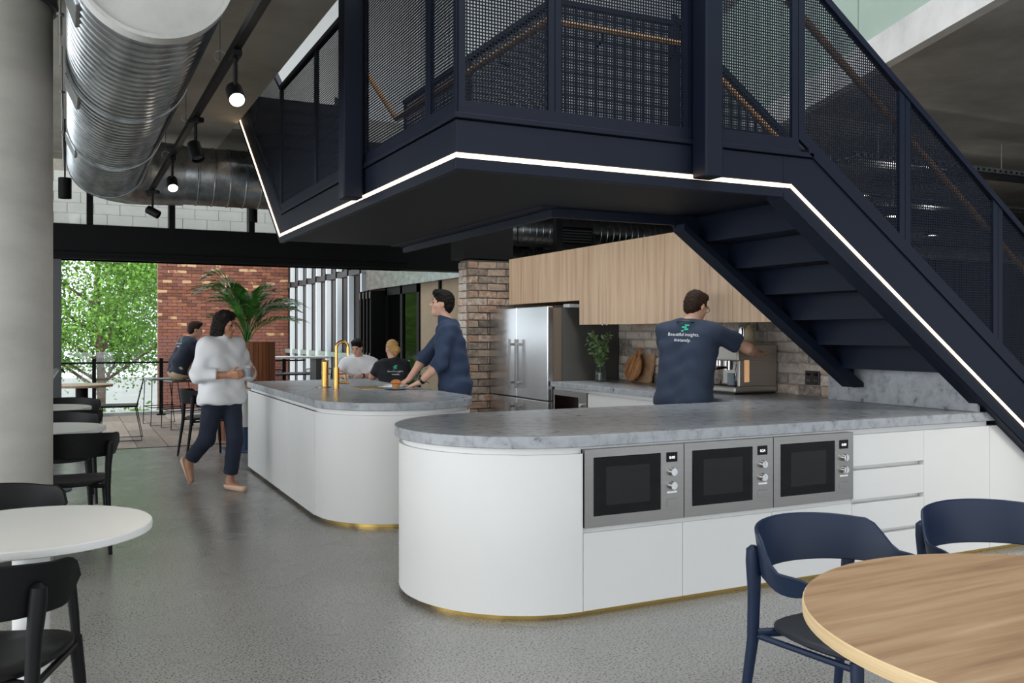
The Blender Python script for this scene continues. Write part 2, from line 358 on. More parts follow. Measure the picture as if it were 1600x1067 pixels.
# terrace
deck = struct(MB().box(-7, 5.4, 11.87, 16.75, -.3, -.03).build('floor_terrace', 'grey_frame', smooth=False))
pl = None
for i in range(24):
    x = -2.9 + i * .35
    ys = [11.875, 13.1 + .5 * (i % 3), 14.9 + .35 * ((i * 2) % 3), 16.6]
    for j in range(3):
        o = MB().box(-.171, .171, ys[j] + .004, ys[j + 1] - .004, -.03, 0).build('deck_plank', 'deck', deck, smooth=False)
        o.location = (x, 0, 0)
struct(MB().box(-7, 5.4, 16.62, 16.9, -.3, .05).build('trim_13', 'concrete_edge', smooth=False), 'pale concrete kerb under the glass balustrade')
blk = struct(MB().box(-7, 5.4, 16.6, 16.9, 2.86, 5.0).build('trim_14', 'mortar', smooth=False), 'white block edge beam spanning over the terrace')
for r in range(7):
    for c in range(16):
        x = -2.2 + c * .4 + (.2 if r % 2 else 0)
        MB().box(x + .003, x + .395, 16.585, 16.62, 2.865 + r * .172, 2.865 + r * .172 + .168).build('block', 'block_white', blk, smooth=False)
struct(MB().box(-40, 60, 17, 120, -4.2, -4).build('ground', 'ground', smooth=False))

# glass balustrade
gb = thing('glass_balustrade', 'clear glass terrace balustrade with black posts and thin black rail', 'balustrade', (0, 16.5, 0))
for k in range(7):
    x = -2.72 + k * 1.04
    MB().box(x - .03, x + .03, -.03, .03, 0, .97).box(x - .07, x + .07, -.06, .06, 0, .02).build('post', 'black_metal', gb, smooth=False)
    if k < 6: MB().box(x + .035, x + 1.005, .05, .062, .04, 1.08).build('pane', 'clear_glass', gb, smooth=False)
MB().box(-3, 3.9, -.02, .03, .885, .915).build('rail', 'black_metal', gb, smooth=False, bevel=.004)

# brickwork -------------------------------------------------------------
def brick_mesh(seed, l, h, d, mt):
    rn = random.Random(seed); c = .006; j = lambda: rn.uniform(-.0055, .0055)
    v = [(0 + 0, d, 0), (l, d, 0), (l, d, h), (0, d, h)]
    v += [(x + j(), c + j() * .5, z + j()) for x, z in ((0, 0), (l, 0), (l, h), (0, h))]
    v += [(x + j(), 0 + j() * .7, z + j()) for x, z in ((c, c), (l - c, c), (l - c, h - c), (c, h - c))]
    f = [(0, 1, 2, 3), (8, 9, 10, 11)[::-1]] + [(i, 4 + i, 4 + (i + 1) % 4, (i + 1) % 4) for i in range(4)] + [(4 + i, 8 + i, 8 + (i + 1) % 4, 4 + (i + 1) % 4) for i in range(4)]
    me = bpy.data.meshes.new('brick'); me.from_pydata(v, [], f); me.update()
    bm = bmesh.new(); bm.from_mesh(me); bmesh.ops.recalc_face_normals(bm, faces=bm.faces); bm.to_mesh(me); bm.free()
    me.materials.append(M[mt]); return me
def lay(parent, P0, u, inward, length, z0, z1, mt, bl=.23, bh=.076, g=.010, d=.09, keep=None, off=None, stuff=None, seed=1):
    rn = random.Random(seed); meshes = {}
    u = Vector(u); w = Vector(inward); row = 0; z = z0; rest = MB()
    while z + bh * .5 < z1:
        x = 0.; k = 0; half = (row % 2 == 1)
        while x < length - .03:
            l = bl
            if k == 0: l = (bl * .5 - g / 2 if half else bl) if off is None else off[row % 2]
            l = min(l, length - x); key = round(l, 2)
            if keep is None or keep(x + l / 2, z):
                vs_ = meshes.setdefault(key, [brick_mesh(seed * 50 + q, l, bh, d, mt) for q in range(3)])
                me = vs_[rn.randrange(3)]
                push = rn.uniform(-.008, .005)
                mt4 = Matrix((tuple(u) + (0,), tuple(w) + (0,), (0, 0, 1, 0), (0, 0, 0, 1))).transposed()
                mt4.translation = Vector(P0) + u * x + w * push + Vector((0, 0, z))
                if stuff is not None and stuff(x, z):
                    rest.add([mt4 @ v.co for v in me.vertices], [tuple(p.vertices) for p in me.polygons])
                else:
                    o = link('brick', me, parent); o.matrix_local = mt4
            x += l + g; k += 1
        z += bh + g; row += 1
    if rest.v:
        o = rest.build('brick_courses', mt, parent, smooth=False); o['kind'] = 'stuff'
wk = bpy.data.objects['wall_kitchen']
lay(wk, (5.285, 8.15, .905), (0, -1, 0), (1, 0, 0), 3.05, 0, .60, 'old_brick', seed=3)
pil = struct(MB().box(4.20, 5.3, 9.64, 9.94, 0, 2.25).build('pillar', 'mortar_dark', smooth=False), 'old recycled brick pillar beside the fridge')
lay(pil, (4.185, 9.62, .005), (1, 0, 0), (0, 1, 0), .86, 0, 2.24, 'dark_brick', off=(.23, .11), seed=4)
lay(pil, (4.185, 9.96, .005), (0, -1, 0), (1, 0, 0), .245, 0, 2.24, 'old_brick', off=(.11, .23), seed=5)
bw = struct(MB().box(2.12, 5.6, 25.03, 25.4, -4, 3.9).build('wall_neighbour', 'mortar', smooth=False), 'red brown brick wall of the neighbouring building with scattered cream bricks')
lay(bw, (2.1, 25.0, -1.0), (1, 0, 0), (0, 1, 0), 3.35, 0, 4.9, 'red_brick', seed=6, stuff=lambda x, z: z < 2.25 or z > 4.3)

# facade beside the terrace: glazing between white fins, then doors
fc = struct(MB().box(5.42, 5.5, 17.3, 25, 2.62, 2.74).box(5.42, 5.5, 17.3, 25, -.2, .12).box(5.42, 5.5, 17.3, 25, .88, .95).box(5.42, 5.5, 17.25, 17.4, 0, 4).build('window_2', 'grey_frame', smooth=False), 'tall dark glazing with white fins beside the terrace')
yy = 17.75
k = 0
while yy < 25:
    MB().box(5.33, 5.44, yy - .05, yy + .05, .1, 2.6).build('fin', 'fin_white', fc, smooth=False)
    MB().box(5.34, 5.44, yy - .05, yy + .05, 2.75, 4).build('fin', 'fin_white', fc, smooth=False)
    MB().box(5.40, 5.45, yy + .3, yy + .36, .1, 4).build('mullion', 'black_metal', fc, smooth=False)
    MB().box(5.46, 5.48, yy + .02, yy + .90, .12, 2.62).build('pane', 'dark_pane', fc, smooth=False)
    MB().box(5.46, 5.48, yy + .02, yy + .90, 2.74, 4).build('pane', 'dark_pane', fc, smooth=False)
    yy += .92
MB().box(5.36, 5.4, 17.4, 25, .86, .97).build('transom', 'sage_glass', fc, smooth=False)
hd = struct(MB().box(5.30, 5.6, 12.3, 17.3, 2.24, 3.45).build('trim_15', 'galvanised', smooth=False), 'shiny metal soffit strip above the folding doors')
dr = struct(MB().box(5.40, 5.46, 14.5, 17.3, 0, 2.24).build('door_2', 'black_glass', smooth=False), 'dark glazed folding doors stacked open at one end')
for k in range(4):
    MB().box(5.10 + k * .008, 5.40, 16.35 + k * .24, 16.42 + k * .24, .02, 2.2).build('door_leaf', 'black_metal', dr, smooth=False, bevel=.004)
    for z in (.9, 2.05):
        MB().box(5.10 + k * .008 - .015, 5.10 + k * .008, 16.36 + k * .24, 16.41 + k * .24, z, z + .12).build('hinge', 'steel', dr, smooth=False)
for (ya, yb) in ((14.5, 14.62), (15.35, 15.47), (16.2, 16.3)):
    MB().box(5.37, 5.41, ya, yb, 0, 2.24).build('door_frame', 'black_metal', dr, smooth=False)
MB().box(5.37, 5.41, 14.5, 16.3, 2.1, 2.24).build('door_frame', 'black_metal', dr, smooth=False)
MB().box(5.33, 5.37, 15.55, 15.58, .95, 1.25).build('handle', 'steel', dr, smooth=False)
MB().cyl((5.38, 13.55, 0), (5.38, 13.55, 2.24), .03).build('downpipe', 'black_metal', bpy.data.objects['wall_terrace_side'])

# round concrete column by the tables, with its steel collar
cw = struct(MB().lathe([(.335, 0), (.335, 3.5)], 64).build('column', 'concrete_column'), 'thick round raw concrete column')
cw.location = (-.41, 6.02, 0)
MB().lathe([(.337, 3.30), (.36, 3.30), (.365, 3.33), (.36, 3.36), (.345, 3.37), (.36, 3.385), (.365, 3.41), (.36, 3.44), (.337, 3.44)], 64, cap=False).build('collar', 'grey_frame', cw)
cw2 = struct(MB().lathe([(.33, 0), (.33, 3.5)], 40).build('column', 'concrete_column'), 'pale round concrete column standing in the hall behind the kitchen')
cw2.location = (8.35, 14.9, 0)

# ------------------------------------------------------------------ staircase
X0, Y0, ZL, SL = 1.567, 3.75, 2.20, .71
st = thing('staircase', 'navy steel staircase with perforated guards and a warm light line along its edge', 'staircase', (0, 0, 0))
XI, YI, XR, YB = 2.66, 4.83, 3.54, 7.5
MB().prism([(X0 + .02, Y0 + .02), (XR, Y0 + .02), (XR, YI), (XI, YI), (XI, YB), (X0 + .02, YB)], 2.155, 2.36).build('landing', 'navy_soffit', st, smooth=False)
# outer fascia with a shadow groove and a lip
MB().box(X0, 3.488, Y0, Y0 + .03, 2.213, 2.36).box(X0 - .006, 3.488, Y0 - .006, Y0 + .03, 2.135, 2.188).box(X0 - .012, 3.70, Y0 - .012, Y0 + .05, 2.366, 2.392).build('fascia', 'navy_steel', st, smooth=False, bevel=.003)
MB().box(X0, X0 + .03, Y0 + .031, YB - .062, 2.213, 2.36).box(X0 - .006, X0 + .03, Y0 + .031, YB - .062, 2.135, 2.188).box(X0 - .012, X0 + .05, Y0 + .051, YB - .062, 2.366, 2.392).build('fascia', 'navy_steel', st, smooth=False, bevel=.003)
MB().box(XI - .03, XI, YI, YB, 2.10, 2.38).box(XI - .03, XR, YI - .03, YI, 2.10, 2.38).build('inner_fascia', 'navy_steel', st, smooth=False)
MB().box(XI - .14, XI - .03, YI - .1, YB, 2.148, 2.156).build('edge_angle', 'navy_steel', st, smooth=False)
# light line
MB().box(X0 - .002, XR, Y0 - .002, Y0 + .02, 2.190, 2.210).build('light_strip', 'led', st, smooth=False)
MB().box(X0 - .002, X0 + .02, Y0 + .021, YB, 2.190, 2.210).build('light_strip', 'led', st, smooth=False)
def slab_line(xa, xb, lo, hi): return [(xa, ZL - SL * (xa - XR) + lo), (xb, ZL - SL * (xb - XR) + lo), (xb, ZL - SL * (xb - XR) + hi), (xa, ZL - SL * (xa - XR) + hi)]
zf = lambda x, o=0.: ZL - SL * (x - XR) + o
near = [(3.49, 2.135), (3.49, 2.36), (3.74, 2.36), (6.95, zf(6.95, .30)), (6.98, 0), (6.47, 0), (XR - .02, zf(XR - .02, -.11))]
MB().prism(near, Y0, Y0 + .03, 'y').build('stringer', 'navy_steel', st, smooth=False, bevel=.003)
MB().prism(slab_line(XR - .06, 6.5, -.11, -.085), Y0 - .006, Y0 + .12, 'y').build('stringer_flange', 'navy_steel', st, smooth=False)
MB().prism(slab_line(3.66, 6.9, .275, .30), Y0 - .012, Y0 + .05, 'y').build('stringer_flange', 'navy_steel', st, smooth=False)
MB().prism(slab_line(XR, 6.6, -.012, .010), Y0 - .004, Y0 + .01, 'y').build('light_strip', 'led', st, smooth=False)
far = [(XR + .001, 2.09), (XR + .001, 2.38), (XR + .05, 2.38), (5.135, zf(5.135, .20)), (5.135, 1.02), (5.06, 1.02)]
MB().prism(far, YI - .03, YI, 'y').build('stringer', 'navy_steel', st, smooth=False)
MB().prism([(3.55, 2.06), (3.55, 2.10), (5.135, 1.04), (5.135, 1.01), (5.05, 1.01)], YI - .12, YI, 'y').build('stringer_flange', 'navy_steel', st, smooth=False)
for i in range(-2, 11):
    xr = 3.978 + .238 * i; zt = 2.006 - .169 * i
    MB().box(xr, xr + .012, Y0 + .03, YI - .03, zt - .169, zt).build('riser', 'navy_steel', st, smooth=False)
    MB().box(xr, xr + .25, Y0 + .03, YI - .03, zt - .181, zt - .169).build('tread', 'navy_steel', st, smooth=False)
# upper flight, rising away along the void
gz = lambda y, o=0.: ZL + SL * (y - YB) + o
for (xa, xb, nm) in ((X0, X0 + .03, 'outer'), (XI - .03, XI, 'inner')):
    MB().prism([(YB - .02, 2.135), (YB + .02, gz(YB + .02, -.07)), (9.75, gz(9.75, -.07)), (9.75, gz(9.75, .19)), (YB - .06, 2.392), (YB - .06, 2.135)], xa, xb, 'x').build('stringer', 'navy_steel', st, smooth=False, bevel=.003)
MB().prism([(YB, gz(YB, -.014)), (9.7, gz(9.7, -.014)), (9.7, gz(9.7, .012)), (YB, gz(YB, .012))], X0 - .004, X0 + .01, 'x').build('light_strip', 'led', st, smooth=False)
for i in range(8):
    yr = YB + .02 + .238 * i; zt = 2.392 + .17 * (i + 1)
    MB().box(X0 + .03, XI - .03, yr, yr + .012, zt - .17, zt).build('riser', 'navy_steel', st, smooth=False)
    MB().box(X0 + .03, XI - .03, yr, yr + .25, zt - .012, zt).build('tread', 'navy_steel', st, smooth=False)
# hanger posts
for (xa, xb, ya, yb) in ((2.865, 2.975, Y0 - .125, Y0 - .014), (1.435, 1.55, 5.12, 5.24)):
    MB().box(xa, xb, ya, yb, 2.185, 7.2).build('hanger_post', 'navy_steel', st, smooth=False, bevel=.008)
# guards: perforated panels in flat frames
ZT, ZB = 3.43, 2.395
def frame_y(xa, xb, za, zb, zc, zd, y, nm='panel_frame', w=.035):
    """frame in the plane Y = y, corners (xa,za) (xb,zb) below and (xb,zc) (xa,zd) above"""
    mb = MB(); sl = (zd - zc) / (xb - xa)
    mb.prism([(xa, za), (xb, zb), (xb, zb + w * 1.6), (xa, za + w * 1.6)], y - .012, y + .012, 'y')
    mb.prism([(xa, zd - w), (xb, zc - w), (xb, zc), (xa, zd)], y - .02, y + .02, 'y')
    mb.prism([(xa + .002, za + .01), (xa + w, za + .01 - w * sl), (xa + w, zd - .01 - w * sl), (xa + .002, zd - .01)], y - .0105, y + .0105, 'y')
    mb.prism([(xb - w, zb + .01 + w * sl), (xb - .002, zb + .01), (xb - .002, zc - .01), (xb - w, zc - .01 + w * sl)], y - .0105, y + .0105, 'y')
    fr = mb.build(nm, 'navy_steel', st, smooth=False)
    MB().add([p for o_ in (-.002, .002) for p in ((xa + w * .8, y + o_, za), (xb - w * .8, y + o_, zb), (xb - w * .8, y + o_, zc - w), (xa + w * .8, y + o_, zd - w))], [(0, 1, 2, 3), (4, 5, 6, 7)]).build('mesh_panel', 'perforated', fr, smooth=False, uv=lambda c: (c.x, c.z), recalc=False)
def frame_x(ya, yb, za, zb, zc, zd, x, w=.035):
    mb = MB(); sl = (zd - zc) / (yb - ya)
    mb.prism([(ya, za), (yb, zb), (yb, zb + w * 1.6), (ya, za + w * 1.6)], x - .012, x + .012, 'x')
    mb.prism([(ya, zd - w), (yb, zc - w), (yb, zc), (ya, zd)], x - .02, x + .02, 'x')
    mb.prism([(ya + .002, za + .01), (ya + w, za + .01 - w * sl), (ya + w, zd - .01 - w * sl), (ya + .002, zd - .01)], x - .0105, x + .0105, 'x')
    mb.prism([(yb - w, zb + .01 + w * sl), (yb - .002, zb + .01), (yb - .002, zc - .01), (yb - w, zc - .01 + w * sl)], x - .0105, x + .0105, 'x')
    fr = mb.build('panel_frame', 'navy_steel', st, smooth=False)
    MB().add([p for o_ in (-.002, .002) for p in ((x + o_, ya + w * .8, za), (x + o_, yb - w * .8, zb), (x + o_, yb - w * .8, zc - w), (x + o_, ya + w * .8, zd - w))], [(0, 1, 2, 3), (4, 5, 6, 7)]).build('mesh_panel', 'perforated', fr, smooth=False, uv=lambda c: (c.y, c.z), recalc=False)
yo = Y0 + .015
frame_y(X0 + .012, 2.075, ZB, ZB, ZT, ZT, yo); frame_y(2.075, 2.86, ZB, ZB, ZT, ZT, yo); frame_y(2.86, 3.60, ZB, ZB, ZT, ZT, yo, w=.045)
rt = lambda x: 3.43 - SL * (x - 3.60)
for xa, xb in ((3.60, 4.43), (4.43, 5.26), (5.26, 6.1), (6.1, 6.9)):
    frame_y(xa, xb, max(zf(xa, .31), 2.4 if xa < 3.7 else 0), zf(xb, .31), rt(xb), rt(xa), yo, w=.045)
xo = X0 + .015
frame_x(Y0 + .012, 4.12, ZB, ZB, ZT, ZT, xo); frame_x(4.12, 5.18, ZB, ZB, ZT, ZT, xo); frame_x(5.18, 6.34, ZB, ZB, ZT, ZT, xo); frame_x(6.34, YB, ZB, ZB, ZT, ZT, xo)
frame_x(YB, 8.6, gz(YB, .2), gz(8.6, .2), ZT + SL * (8.6 - YB), ZT, xo); frame_x(8.6, 9.7, gz(8.6, .2), gz(9.7, .2), ZT + SL * 2.2, ZT + SL * 1.1, xo)
# inner guard of flat bars with a timber handrail on brackets
xi, yi = XI - .015, YI - .015
frame_x(YI, 6.1, ZB, ZB, ZT, ZT, xi); frame_x(6.1, YB, ZB, ZB, ZT, ZT, xi)
frame_y(XI, XR, ZB, ZB, ZT, ZT, yi)
for xa, xb in ((XR, 4.4), (4.4, 5.3), (5.3, 6.2)): frame_y(xa, xb, zf(xa, .22), zf(xb, .22), rt(xb), rt(xa), yi, w=.045)
hz = 3.26
hr = MB().tube([(XI - .09, YB + 1.6, hz + SL * 1.6), (XI - .09, YB, hz), (XI - .09, YI - .1, hz), (XI - .05, YI - .09, hz), (XR + .06, YI - .09, hz), (6.3, YI - .09, hz - SL * (6.3 - XR - .06))], .022, 12).build('handrail', 'handrail_timber', st)
hr2 = MB().tube([(XR + .05, Y0 + .09, hz), (6.5, Y0 + .09, hz - SL * (6.5 - XR - .05))], .022, 12).build('handrail', 'handrail_timber', st)
for (x, y, z, dx, dy) in ((XI - .09, 5.4, hz, .07, 0), (XI - .09, 6.8, hz, .07, 0), (2.95, YI - .09, hz, 0, .07), (3.5, YI - .09, hz, 0, .07), (4.4, YI - .09, hz - SL * .8, 0, .07), (5.3, YI - .09, hz - SL * 1.7, 0, .07), (4.43, Y0 + .09, hz - SL * .84, 0, -.07), (5.26, Y0 + .09, hz - SL * 1.67, 0, -.07)):
    MB().tube([(x, y, z - .02), (x, y, z - .07), (x + dx, y + dy, z - .09)], .007, 8).build('bracket', 'black_metal', st)

# ------------------------------------------------------------------ peninsula
def hull_end(cx, cy, r, x1, n=40): return [(x1, cy + r)] + arc(cx, cy, r, 90, 270, n) + [(x1, cy - r)]
PX = lambda r, x1: hull_end(2.27, 4.50, r, x1)
top = MB().prism(PX(.70, 4.44) [:-1] + [(5.34, 3.80), (5.34, 3.86), (5.28, 3.90), (5.28, 5.198)], .842, .9).build('peninsula_worktop', 'stone', smooth=True, bevel=.004)
tag(top, 'grey mottled stone worktop of the long peninsula with a rounded end', 'worktop')
pen = thing('peninsula_unit', 'white rounded kitchen peninsula base with brass plinth and built-in ovens', 'kitchen island', (0, 0, 0))
FY = 3.825
bod = MB().prism([(2.27, 5.17)] + arc(2.27, 4.50, .655, 90, 270, 40) + [(2.272, 3.87)], .035, .84).box(2.272, 4.076, 3.87, 5.17, .035, .435).box(2.272, 4.076, 4.19, 5.17, .435, .84).box(4.076, 5.28, 3.87, 5.17, .035, .84).build('carcass', 'white_cabinet', pen)
MB().prism(arc(2.27, 4.50, .675, 90, 270, 40) + [(2.265, 3.825), (2.265, 3.9), (2.265, 5.1)], .032, .808).build('end_panel', 'white_cabinet', pen, bevel=.002)
MB().prism(arc(2.27, 4.50, .625, 90, 270, 40) + [(6.0, 3.875), (6.0, 5.12)], 0, .034).build('plinth', 'brass', pen)
def front(x0, x1, z0, z1, nm='door', par=pen): return MB().box(x0 + .0015, x1 - .0015, FY, FY + .04, z0, z1).build(nm, 'white_cabinet', par, smooth=False, bevel=.0015)
xs_ = (2.272, 2.872, 3.474, 4.076, 4.676, 5.278, 5.9)
for k in range(3): front(xs_[k], xs_[k + 1], .032, .415)
MB().box(2.272, 4.076, FY + .012, FY + .05, .415, .441).build('rail', 'white_cabinet', pen, smooth=False)
for z0, z1 in ((.032, .215), (.24, .405), (.43, .60), (.625, .808)): front(xs_[3], xs_[4], z0, z1, 'drawer')
front(xs_[4], xs_[5], .032, .808)
MB().prism([(5.2795, .032), (5.9, .032), (5.9, .45), (5.64, .62), (5.41, .80), (5.40, .808), (5.2795, .808)], FY, FY + .04, 'y').build('door', 'white_cabinet', pen, smooth=False)
MB().box(2.272, 5.28, FY + .025, FY + .05, .808, .842).build('rail', 'white_cabinet', pen, smooth=False)
# stone upstand closing the space under the flight
tag(MB().prism([(3.81, .902), (5.05, .902), (5.05, 1.148), (3.81, 1.148)], 5.14, 5.163, 'x').build('stone_upstand', 'stone', smooth=False), 'mottled grey stone upstand closing the space under the stairs', 'upstand')

def microwave(x0, x1, digits, label):
    t = thing('microwave', label, 'microwave', ((x0 + x1) / 2, FY - .012, .441), 0, 'built-in microwaves in the peninsula')
    w = (x1 - x0) / 2 - .0025; h = .385
    wx0, wx1, wz0, wz1 = -w + .05, w - .145, .055, .345
    fr = MB().box(-w, wx0, 0, .03, 0, h).box(wx1, w, 0, .03, 0, h).box(wx0, wx1, 0, .03, 0, wz0).box(wx0, wx1, 0, .03, wz1, h)
    fr.build('frame', 'steel', t, smooth=False)
    MB().box(-w, w, .03, .36, 0, h).build('housing', 'black_plastic', t, smooth=False)
    dg = MB().box(wx0, wx1, -.004, .02, wz0, wz1).build('door_glass', 'black_glass', t, smooth=False, bevel=.003)
    MB().box(wx0 + .07, wx1 - .07, -.0045, -.0035, wz0 + .05, wz1 - .05).build('viewing_window', 'oven_cavity', dg, smooth=False)
    cx = w - .075
    pnl = MB().box(cx - .034, cx + .034, -.002, .01, .295, .345).build('display', 'black_glass', t, smooth=False)
    text_mesh(digits, .021, 'digits', 'display', pnl, Matrix.Translation((cx, -.0028, .311)) @ Matrix.Rotation(R(90), 4, 'X'))
    for z in (.245, .175):
        kn = MB().cyl((cx, 0, z), (cx, -.024, z), .022, .019, 20).build('knob', 'chrome', t)
        MB().box(cx - .003, cx + .003, -.027, -.02, z - .018, z + .018).build('grip', 'chrome', kn, smooth=False)
    MB().box(cx - .03, cx + .03, -.003, .0, .135, .145).build('print_strip', 'paper', t, smooth=False)
    MB().box(cx - .032, cx + .032, -.002, .0, .065, .105).build('open_button', 'steel', t, smooth=False, bevel=.002)
microwave(xs_[0], xs_[1], '0:00', 'stainless microwave reading 0:00, set next to the rounded white end panel')
microwave(xs_[1], xs_[2], '0:24', 'stainless microwave reading 0:24, set between the two other microwaves')
microwave(xs_[2], xs_[3], '0:00', 'dark stainless microwave reading 0:00, set next to the white drawers')

# ------------------------------------------------------------------ island
def IP(d): return [(1.66 + d, 9.55 - d)] + arc(2.28, 6.75, .62 - d, 180, 360, 40) + [(2.90 - d, 9.55 - d)]
iw = thing('island_worktop', 'grey mottled stone worktop of the sink island with a rounded end', 'worktop')
sk = (2.34, 2.72, 7.75, 8.25)
MB().prism(IP(0), .842, .9).build('slab', 'stone', iw, bevel=.004)
MB().box(sk[0], sk[1], sk[2], sk[3], .895, .9015).build('sink_rim', 'gold_tap', iw, smooth=False)
MB().box(sk[0] + .02, sk[1] - .02, sk[2] + .02, sk[3] - .02, .9015, .902).build('sink_bowl', 'brass', iw, smooth=False)
isl = thing('island_unit', 'white island base with a curved end and a brass plinth', 'kitchen island')
MB().prism(IP(.035), .034, .842).build('carcass', 'white_cabinet', isl)
MB().prism(IP(.015), .03, .808).build('curved_panel', 'white_cabinet', isl, bevel=.002)
for ya, yb in ((6.75, 7.65), (7.655, 8.58), (8.585, 9.53)): MB().box(1.667, 1.70, ya, yb, .03, .808).build('panel', 'white_cabinet', isl, smooth=False, bevel=.0015)
MB().prism(IP(.065), 0, .032).build('plinth', 'brass', isl)
tp = thing('tap', 'tall brushed gold gooseneck tap on the sink island', 'tap', (2.17, 7.98, .9))
MB().cyl((0, 0, 0), (0, 0, .19), .026, n=20).build('body', 'gold_tap', tp)
MB().tube([(0, 0, .18), (0, 0, .37)] + [(.05 - .05 * math.cos(R(a)), -.02 * (1 - math.cos(R(a))) / 2, .37 + .05 * math.sin(R(a))) for a in range(15, 181, 15)] + [(.10, -.02, .30)], .0145, 12).build('spout', 'gold_tap', tp)
MB().tube([(.02, 0, .05), (.115, -.01, .05)], .011, 10).tube([(.085, -.008, .05), (.085, -.008, .13), (.02, 0, .13)], .007, 8).build('lever', 'gold_tap', tp)
tp2 = thing('water_dispenser', 'brushed gold filter water dispenser column beside the gooseneck tap', 'tap', (2.13, 8.22, .9))
MB().cyl((0, 0, 0), (0, 0, .235), .032, n=20).lathe([(.032, .235), (.034, .24), (.03, .25)], 20).build('body', 'gold_tap', tp2)
MB().cyl((-.02, 0, -.0), (-.02, 0, .006), .075, n=24).build('base_plate', 'steel', tp2)
# ------------------------------------------------------------------ kitchen wall run
ZC0, ZC1 = 1.48, 2.25
bcx = 4.45
bt = MB().prism([(bcx, 5.2), (5.285, 5.2), (5.285, 8.15), (bcx, 8.15)], .85, .9).build('back_worktop', 'stone', smooth=False, bevel=.003)
tag(bt, 'grey mottled stone worktop along the brick splashback', 'worktop')
bc = thing('back_unit', 'white base cabinets under the worktop along the brick splashback', 'cabinet')
MB().box(4.50, 5.28, 5.17, 8.15, .04, .85).build('carcass', 'white_cabinet', bc, smooth=False)
MB().box(4.55, 5.28, 5.17, 8.15, 0, .04).build('plinth', 'brass', bc, smooth=False)
for ya, yb in ((5.2, 5.9), (5.9, 6.6), (6.6, 7.45)): MB().box(4.475, 4.50, ya + .0015, yb - .0015, .04, .815).build('door', 'white_cabinet', bc, smooth=False, bevel=.0015)
mo = thing('microwave', 'small stainless microwave under the worktop beside the fridge', 'microwave', (4.475, 7.79, .42))
MB().box(-.005, .02, -.33, .33, 0, .40).build('frame', 'steel', mo, smooth=False)
MB().box(.02, .024, -.32, .32, .01, .39).build('housing', 'black_plastic', mo, smooth=False)
MB().box(-.012, -.004, -.16, .29, .05, .35).build('door_glass', 'black_glass', mo, smooth=False)
for z in (.12, .2, .28): MB().cyl((-.005, -.24, z), (-.03, -.24, z), .02, n=16).build('knob', 'chrome', mo)
# overhead oak cabinets
oc = thing('overhead_cabinet', 'oak veneer overhead cupboards above the stone worktop', 'cabinet')
MB().box(4.62, 5.265, 5.0, 7.82, ZC0 + .014, ZC1).build('carcass', 'oak_upright', oc, smooth=False)
for ya, yb in ((7.33, 7.82), (6.42, 7.33), (5.5, 6.42), (5.0, 5.5)): MB().box(4.60, 4.62, ya + .0015, yb - .0015, ZC0, ZC1).build('door', 'oak_upright', oc, smooth=False, bevel=.001)
for y in (7.29, 7.37): MB().box(4.59, 4.605, y - .015, y + .015, ZC0 - .008, ZC0 + .006).build('pull', 'steel', oc, smooth=False)
of = thing('overhead_cabinet', 'oak veneer bridging cupboard above the fridge', 'cabinet')
MB().box(4.62, 5.265, 7.823, 9.42, 1.729, ZC1).build('carcass', 'oak_upright', of, smooth=False)
MB().box(4.60, 4.62, 7.823, 8.615, 1.725, ZC1).build('door', 'oak_upright', of, smooth=False, bevel=.001)
MB().box(4.60, 4.62, 8.618, 9.42, 1.725, ZC1).build('door', 'oak_upright', of, smooth=False, bevel=.001)
# tall side panel and fridge
tag(MB().box(4.60, 5.28, 8.155, 8.18, 0, 1.66).build('end_panel', 'grey_panel', smooth=False), 'dark grey tall end panel between fridge and worktop', 'panel')
fr = thing('fridge', 'tall stainless double-door fridge between brick pillar and grey panel', 'fridge', (4.45, 8.89, 0))
MB().box(.05, .80, -.70, .70, .02, 1.66).build('body', 'niche', fr, smooth=False)
for s_ in (-1, 1):
    y0, y1 = (-.715, -.004) if s_ < 0 else (.004, .715)
    dd = MB().box(-.02, .05, y0, y1, .70, 1.675).build('door', 'fridge_steel', fr, smooth=False, bevel=.008)
    yh = s_ * .075
    MB().box(-.075, -.06, yh - .02, yh + .02, .80, 1.33).box(-.06, -.02, yh - .012, yh + .012, .84, .87).box(-.06, -.02, yh - .012, yh + .012, 1.26, 1.29).build('handle', 'steel', dd, smooth=False, bevel=.004)
    dw = MB().box(-.02, .05, y0, y1, .06, .69).build('drawer', 'fridge_steel', fr, smooth=False, bevel=.008)
    MB().box(-.075, -.06, yh - .02, yh + .02, .25, .64).box(-.06, -.02, yh - .012, yh + .012, .58, .61).build('handle', 'steel', dw, smooth=False, bevel=.004)
tag(MB().box(4.66, 4.85, 7.95, 8.08, 1.665, 1.70).build('paper_stack', 'paper', smooth=False), 'loose white papers tucked on top beside the fridge', 'paper')
bpy.data.objects['paper_stack'].location.y = .17

# power outlet
ou = thing('power_outlet', 'black double power outlet on the brick splashback', 'outlet', (5.281, 5.35, 1.045))
MB().box(-.012, 0, -.075, .075, -.055, .055).build('plate', 'black_plastic', ou, smooth=False, bevel=.004)
for y in (-.04, .04):
    MB().box(-.018, -.011, y - .016, y + .016, .018, .038).build('switch', 'black_metal', ou, smooth=False)
    for q in (-.01, .01): MB().box(-.0135, -.0115, y + q - .002, y + q + .002, -.03, -.012).build('slot', 'steel', ou, smooth=False)

